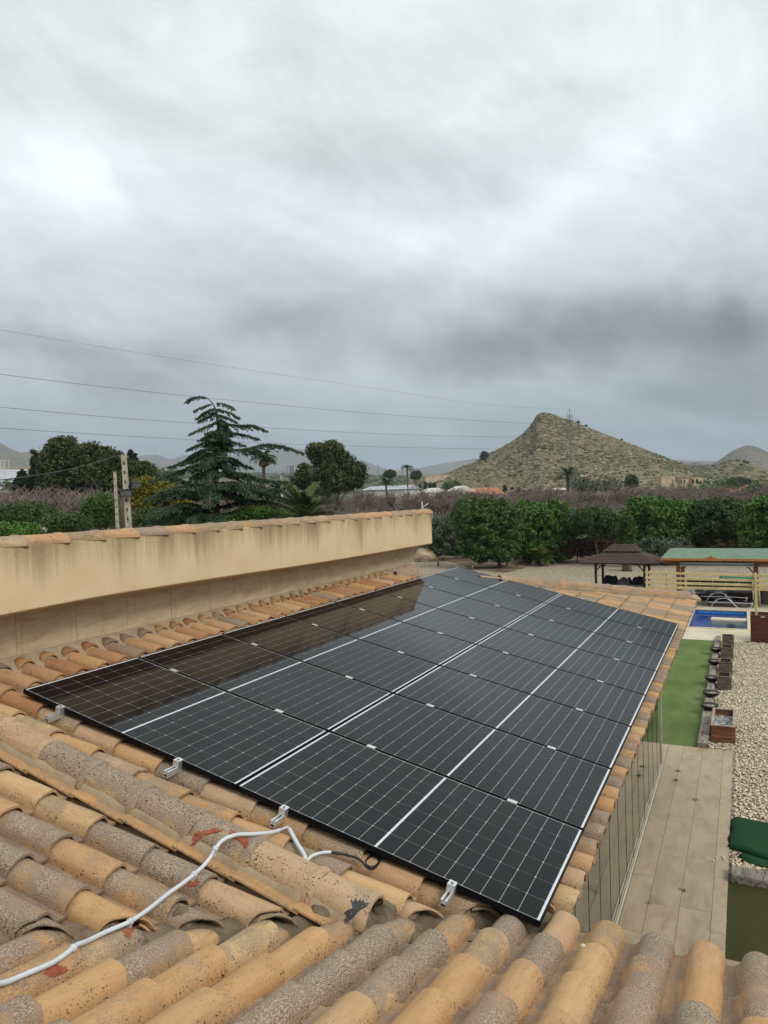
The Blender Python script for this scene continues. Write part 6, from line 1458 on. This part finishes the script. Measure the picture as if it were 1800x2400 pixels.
LW = [([(-250, 728), (0, 773), (445, 846), (922, 917), (1140, 948), (1345, 960)], 'topmost and faintest power line crossing the sky to the pylon tip'),
      ([(-250, 842), (0, 877), (300, 913), (600, 944), (922, 973), (1237, 992), (1342, 990)], 'second power line from the top, ending behind the hill top'),
      ([(-250, 928), (0, 954), (300, 981), (600, 1001), (922, 1018), (1203, 1024), (1338, 1020)], 'third power line from the top, crossing the cedar'),
      ([(-250, 980), (0, 1003), (300, 1022), (600, 1038), (922, 1048), (1163, 1052), (1336, 1046)], 'lowest power line, passing just above the round pine')]
for q_, (pp, lab) in enumerate(LW):
    ds = [1 / (1 / 130 + (1 / 280 - 1 / 130) * (x + 250) / 1590) for x, y in pp]; wire([at(x, y, d) for (x, y), d in zip(pp, ds)], .022 if q_ == 0 else .036, lab, 'power lines crossing the sky')
def pylon(label, px, base_py, top_py, D, wb, wt, arms, r=.07, col_='galv'):
    b = at(px, base_py, D); t_ = at(px, top_py, D); H = t_[2] - b[2]; o = thing('pylon', label, 'pylon', tuple(b)); g = MB()
    R_ = Vector(RIGHT); Vw = Vector(VIEW); B0 = Vector(b); yaw = .5; ux = R_ * math.cos(yaw) + Vw * math.sin(yaw); uy = -R_ * math.sin(yaw) + Vw * math.cos(yaw)
    def cor(h, i): w = wb + (wt - wb) * min(1, h / (H * .93)); return B0 + Vector((0, 0, h)) + ux * ((-1, 1, 1, -1)[i] * w / 2) + uy * ((-1, -1, 1, 1)[i] * w / 2)
    ne = 14; hs = [H * .93 * (1 - (1 - i / ne) ** 1.0) for i in range(ne + 1)]
    for i in range(4):
        g.beam(cor(0, i), cor(H * .93, i), r * 1.6, r * 1.6); g.beam(cor(H * .93, i), B0 + Vector((0, 0, H)), r, r)
        for k in range(ne): g.beam(cor(hs[k], i), cor(hs[k + 1], (i + 1) % 4), r * .8, r * .8); g.beam(cor(hs[k], (i + 1) % 4), cor(hs[k + 1], i), r * .8, r * .8)
    g.obj('lattice', M[col_], o)
    for hh, L, s_ in arms:
        g = MB(); h = H * hh; tip = B0 + Vector((0, 0, h)) + R_ * L * s_
        for k in (0, 1, 2, 3): g.beam(cor(h, k), tip, r, r)
        g.beam(cor(min(H * .93, h + 1.6), 1 if s_ > 0 else 0), tip, r * .8, r * .8); g.beam(tip, tip - Vector((0, 0, 1.5)), r * 1.4, r * 1.4); g.obj('cross_arm', M[col_], o)
    return o
pylon('tall steel lattice pylon in front of the right slope of the hill', 1339, 1158, 957, 280, 3.4, 1.2, [(.86, 3.6, 1), (.66, 3.4, -1)], .085)
pylon('small steel lattice mast behind the cedar and round pine', 686, 1165, 1090, 140, .7, .5, [(.97, .9, 1), (.97, .9, -1)], .04)
pylon('small steel lattice mast at the far left edge over the greenhouses', 8, 1155, 1077, 130, .8, .6, [(.97, 1.0, 1), (.97, .8, -1)], .035, 'white_wall')
for px, top, D in ((886, 1091, 500), (944, 1098, 600), (929, 1106, 220)):
    p = at(px, top, D); p2 = at(px, 1130, D); g = MB(); g.tube([p2, p], .12 * D / 300, 5); tag(g.obj('distant_mast', M['galv']), 'thin distant mast on the plain, %s' % {886: 'leftmost, nearest the round pine', 944: 'rightmost, left of the hill', 929: 'lower one left of the thin palm'}[px], 'mast')
p = at(1549, 1195, 190); p1 = at(1604, 1160, 170); p2 = at(1602, 1117, 170); g = MB(); g.tube([p1, p2], .09, 6); lt = at(1602, 1121, 170)
g.beam(lt - RIGHT * .9, lt + RIGHT * .9, .08, .08); tag(g.obj('utility_pole', M['galv']), 'thin steel utility pole in front of the ruined farmhouse', 'pole')
sp = thing('street_lamp', 'white curved street lamp right of the red roofed house', 'street lamp', tuple(at(1187, 1172, 120))); pL = at(1187, 1172, 120); pT = at(1187, 1158, 120)
g = MB(); g.tube(catmull([pL, pT, pT + RIGHT * .15 + [0, 0, .3], pT + RIGHT * .6 + [0, 0, .5]], 4), .05, 6); g.obj('post', M['white'], sp, True); g = MB(); hd = pT + RIGHT * .8 + np.array([0, 0, .52]); g.beam(hd - RIGHT * .22, hd + RIGHT * .22, .16, .09); g.obj('lamp_head', M['white'], sp)

# antenna on the parapet end
an = thing('antenna_stub', 'small white antenna fork behind the end of the parapet', 'antenna', tuple(at(990, 1195, 14)))
a0 = at(990, 1196, 14.6); g = MB(); g.tube([a0 - [0, 0, .3], at(989, 1176, 14.6)], .010, 6); g.tube([a0, at(993, 1187, 14.6), at(1004, 1180, 14.6)], .008, 6); g.obj('fork', M['white'], an, True)

# ------------------------------------------------------------------ far buildings
def building(name, label, cat, px, py_base, D, wd, dp, h, wallm, roofm, roof='gable', rh=1.2, rot=0.0, wins=(), over=.3, base_z=None, group=None):
    b = at(px, py_base, D); bz = b[2] if base_z is None else base_z; yaw = math.atan2(RIGHT[1], RIGHT[0]) + rot; mw = Matrix.Translation((b[0], b[1], bz)) @ Matrix.Rotation(yaw, 4, 'Z'); o = thing(name, label, cat, (b[0], b[1], bz), 0, group)
    g = MB(); g.box((-wd / 2, 0, -3), (wd / 2, dp, h)); g.obj('wall', M[wallm], o, False, mw)
    if roof == 'gable':
        g = MB(); a = wd / 2 + over; V = [(-a, -over, h - .02), (a, -over, h - .02), (a, dp + over, h - .02), (-a, dp + over, h - .02), (-a, dp / 2, h + rh), (a, dp / 2, h + rh)]
        g.add(V, [(0, 1, 5, 4), (2, 3, 4, 5), (1, 2, 5), (3, 0, 4), (3, 2, 1, 0)]); g.obj('roof', M[roofm], o, False, mw)
    elif roof == 'side':
        g = MB(); a = wd / 2 + over; V = [(-a, -over, h - .02), (a, -over, h - .02), (a, dp + over, h - .02), (-a, dp + over, h - .02), (0, -over, h + rh), (0, dp + over, h + rh)]
        g.add(V, [(0, 1, 4), (1, 2, 5, 4), (2, 3, 5), (3, 0, 4, 5), (3, 2, 1, 0)]); g.obj('roof', M[roofm], o, False, mw)
    elif roof == 'flat':
        g = MB(); g.box((-wd / 2 - .1, -.1, h), (wd / 2 + .1, dp + .1, h + .25)); g.obj('parapet', M[wallm], o, False, mw)
    for (x, z, w_, h_) in wins:
        g = MB(); g.box((x - w_ / 2, -.06, z), (x + w_ / 2, .05, z + h_)); g.obj('window', M['dark'], o, False, mw)
    return o, mw
building('warehouse', 'long grey metal roofed warehouse behind the orchard', 'warehouse', 900, 1165, 150, 9.0, 10, 1.5, 'white_wall', 'metal_roof', 'gable', .8, -.35)
building('house', 'small white gabled building left of the red roofed house', 'house', 1027, 1185, 130, 3.7, 5, 2.3, 'white_wall', 'white_wall', 'side', .8, .3)
building('house', 'white walled house with a broad white gable behind the green tree', 'house', 1090, 1190, 125, 6.0, 6, 2.2, 'white_wall', 'white_wall', 'side', 1.5, .15)
building('house', 'low house with a red tiled roof right of the white gable', 'house', 1142, 1190, 124, 5.6, 6, 2.2, 'white_wall', 'terracotta', 'gable', 1.1, .2)
hb, mwh = building('house', 'red roofed house with blue solar panels among dark trees', 'house', 1741, 1185, 170, 4.8, 5, 2.4, 'terracotta', 'terracotta', 'gable', 1.4, -.05, [(-1.4, .3, .7, 1.1), (.6, .3, .7, 1.1)])
g = MB(); g.add([(-1.6, .05, 2.62), (1.9, .05, 2.62), (1.9, 1.9, 3.45), (-1.6, 1.9, 3.45)], [(0, 1, 2, 3)]); g.obj('solar_panel_field', M['pvblue'], hb, False, mwh)
g = MB(); g.box((1.5, 2.6, 3.0), (1.85, 3.0, 4.2)); g.obj('chimney', M['terracotta'], hb, False, mwh)
_w = Vector(ray(1600, 1140)).normalized(); _ok, _loc, *_r = sc.ray_cast(bpy.context.evaluated_depsgraph_get(), Vector(CW) + _w * 230, _w)
rn = (math.hypot(_loc.x - CW[0], _loc.y - CW[1]) if _ok else 300) - 4; print('ruin at', rn)
b0 = at(1600, 1141, rn); ruin, mwr = building('ruined_farmhouse', 'ruined tan adobe farmhouse with empty arched windows on the slope', 'farmhouse', 1566, 1142, rn, 5.8, 5, 4.3, 'ruin', 'ruin', 'flat', 0, .1, [(1.9, 2.6, .5, .6)])
def ruinblock(px0, px1, top, bot, wins, roofm=None, nm='wall'):
    p0 = at(px0, bot, rn); p1 = at(px1, bot, rn); tz = at((px0 + px1) / 2, top, rn)[2]; bz = min(p0[2], p1[2]); c = (p0 + p1) / 2; w_ = np.linalg.norm(p1 - p0); yaw = math.atan2(RIGHT[1], RIGHT[0]) + .1; mw = Matrix.Translation((c[0], c[1], bz)) @ Matrix.Rotation(yaw, 4, 'Z')
    g = MB(); g.box((-w_ / 2, 0, -3), (w_ / 2, 5, tz - bz)); g.obj(nm, M['ruin'], ruin, False, mw)
    if roofm: g = MB(); g.box((-w_ / 2 - .2, -.3, tz - bz), (w_ / 2 + .2, 5.2, tz - bz + .3)); g.obj('roof', M[roofm], ruin, False, mw)
    for px, py, w2, h2, arch in wins:
        q = at(px, py, rn); lx = (px - (px0 + px1) / 2) * rn / FPX; z = q[2] - bz
        g = MB(); V = [(lx - w2 / 2, -.08, z), (lx + w2 / 2, -.08, z), (lx + w2 / 2, -.08, z + h2)] + ([(lx + w2 / 2 * math.cos(a), -.08, z + h2 + w2 / 2 * math.sin(a)) for a in (.6, 1.2, PI - 1.2, PI - .6)] if arch else []) + [(lx - w2 / 2, -.08, z + h2)]
        V2 = [(x, .05, zz) for x, y, zz in V]; n = len(V); g.add(V + V2, [tuple(range(n)), tuple(range(2 * n - 1, n - 1, -1))] + [(i, n + i, n + (i + 1) % n, (i + 1) % n) for i in range(n)]); g.obj('window', M['dark'], ruin, False, mw)
ruinblock(1580, 1597, 1128, 1141, [(1588, 1130, .6, .6, 0)])
ruinblock(1595, 1624, 1120, 1141, [(1598, 1131, .6, 1.0, 0), (1605, 1131, .6, 1.0, 0)], 'terracotta')
ruinblock(1622, 1650, 1120, 1142, [(1625, 1133, .9, 1.4, 1), (1634, 1133, 1.2, 1.3, 1), (1643, 1132, .7, .7, 0)])
for px, D, w_ in ((1180, 135, 3.0),):
    b = at(px, 1178, D); o = thing('carport', 'small white framed carport right of the street lamp', 'carport', tuple(b)); zt = at(px, 1167, D)[2]; mw = Matrix.Translation((b[0], b[1], 0)) @ Matrix.Rotation(math.atan2(RIGHT[1], RIGHT[0]), 4, 'Z')
    g = MB(); g.box((-w_ * .55, 0, zt), (w_ * .55, 2.5, zt + .16)); g.obj('roof', M['white_wall'], o, False, mw @ T_(1.8, 0, 0))
    for x in (-.5, 0, .5): g = MB(); g.box((x * w_ - .05, 0, b[2] - 2), (x * w_ + .05, .1, zt)); g.obj('post', M['white_wall'], o, False, mw @ T_(1.8, 0, 0))
building('farm_shed', 'small open shed on the hill foot left of the pylon', 'shed', 1312, 1160, 240, 3.6, 3, 1.6, 'ruin', 'white_wall', 'gable', .6, 0, [(-.9, .2, .9, 1.1), (.7, .2, .9, 1.1)])
building('stone_terrace', 'pale stone walls at the left foot of the hill', 'wall', 1025, 1119, 400, 13, 3, 1.2, 'ruin', 'ruin', 'flat')
# greenhouses on the left plain
for q_, (pa, pb, D0, D1, lab) in enumerate(((-160, 74, 620, 880, 'wide pale lavender netted greenhouse on the plain at the left edge'), (-60, 120, 1000, 1350, 'farther beige greenhouse strip behind the lavender one'))):
    P = [at(pa, 1200, D0), at(pb, 1200, D0), at(pb - 6, 1200, D1), at(pa, 1200, D1)]; z = []
    V = [(p[0], p[1], float(ground_z(p[0], p[1])) + 2.5) for p in P]; V += [(p[0], p[1], float(ground_z(p[0], p[1])) - 2) for p in P]
    g = MB(); g.add(V, [(0, 1, 2, 3), (0, 4, 5, 1), (1, 5, 6, 2), (2, 6, 7, 3), (3, 7, 4, 0)]); tag(g.obj('greenhouse', M['lavender' if q_ == 0 else 'ruin']), lab, 'greenhouse')

# scattered trees and bushes over the plain, too far to tell apart
P_ = []; S_ = []
while len(P_) < 5200:
    D = 150 * math.exp(RNG.uniform(0, 2.3)); px = RNG.uniform(-200, 2000); p = at(px, 1200, D)
    if 960 < px < 1900 and D > 235: continue
    if mnoise.noise((p[0] * .012, p[1] * .012, 7.0)) < -.12 and D > 220: continue
    if px < 110 and D > 500: continue
    P_.append((p[0], p[1], float(ground_z(p[0], p[1])) + .3)); S_.append(RNG.uniform(.8, 2.0) * (1 + D / 900))
scatter_blobs(np.array(P_), np.array(S_), M['far_tree'], 'distant_scrub', .75)
# ------------------------------------------------------------------ haze: one closed box of thin air
hm = bpy.data.materials.new('haze'); hm.use_nodes = True; hm.node_tree.nodes.clear(); tt_ = NT(hm.node_tree)
pv = tt_.n('ShaderNodeVolumePrincipled', None, Color=(.74, .85, .98, 1), Density=1.6e-4, Anisotropy=0.0)
oo = tt_.n('ShaderNodeOutputMaterial'); hm.node_tree.links.new(pv.outputs[0], oo.inputs['Volume'])
g = MB(); g.box((-9600, -9600, -22), (9600, 9600, 460)); o = g.obj('haze', hm); tag(o, kind='stuff')
dbg = [o for o in sc.objects if o.type == 'MESH']; print('objects', len(sc.objects))
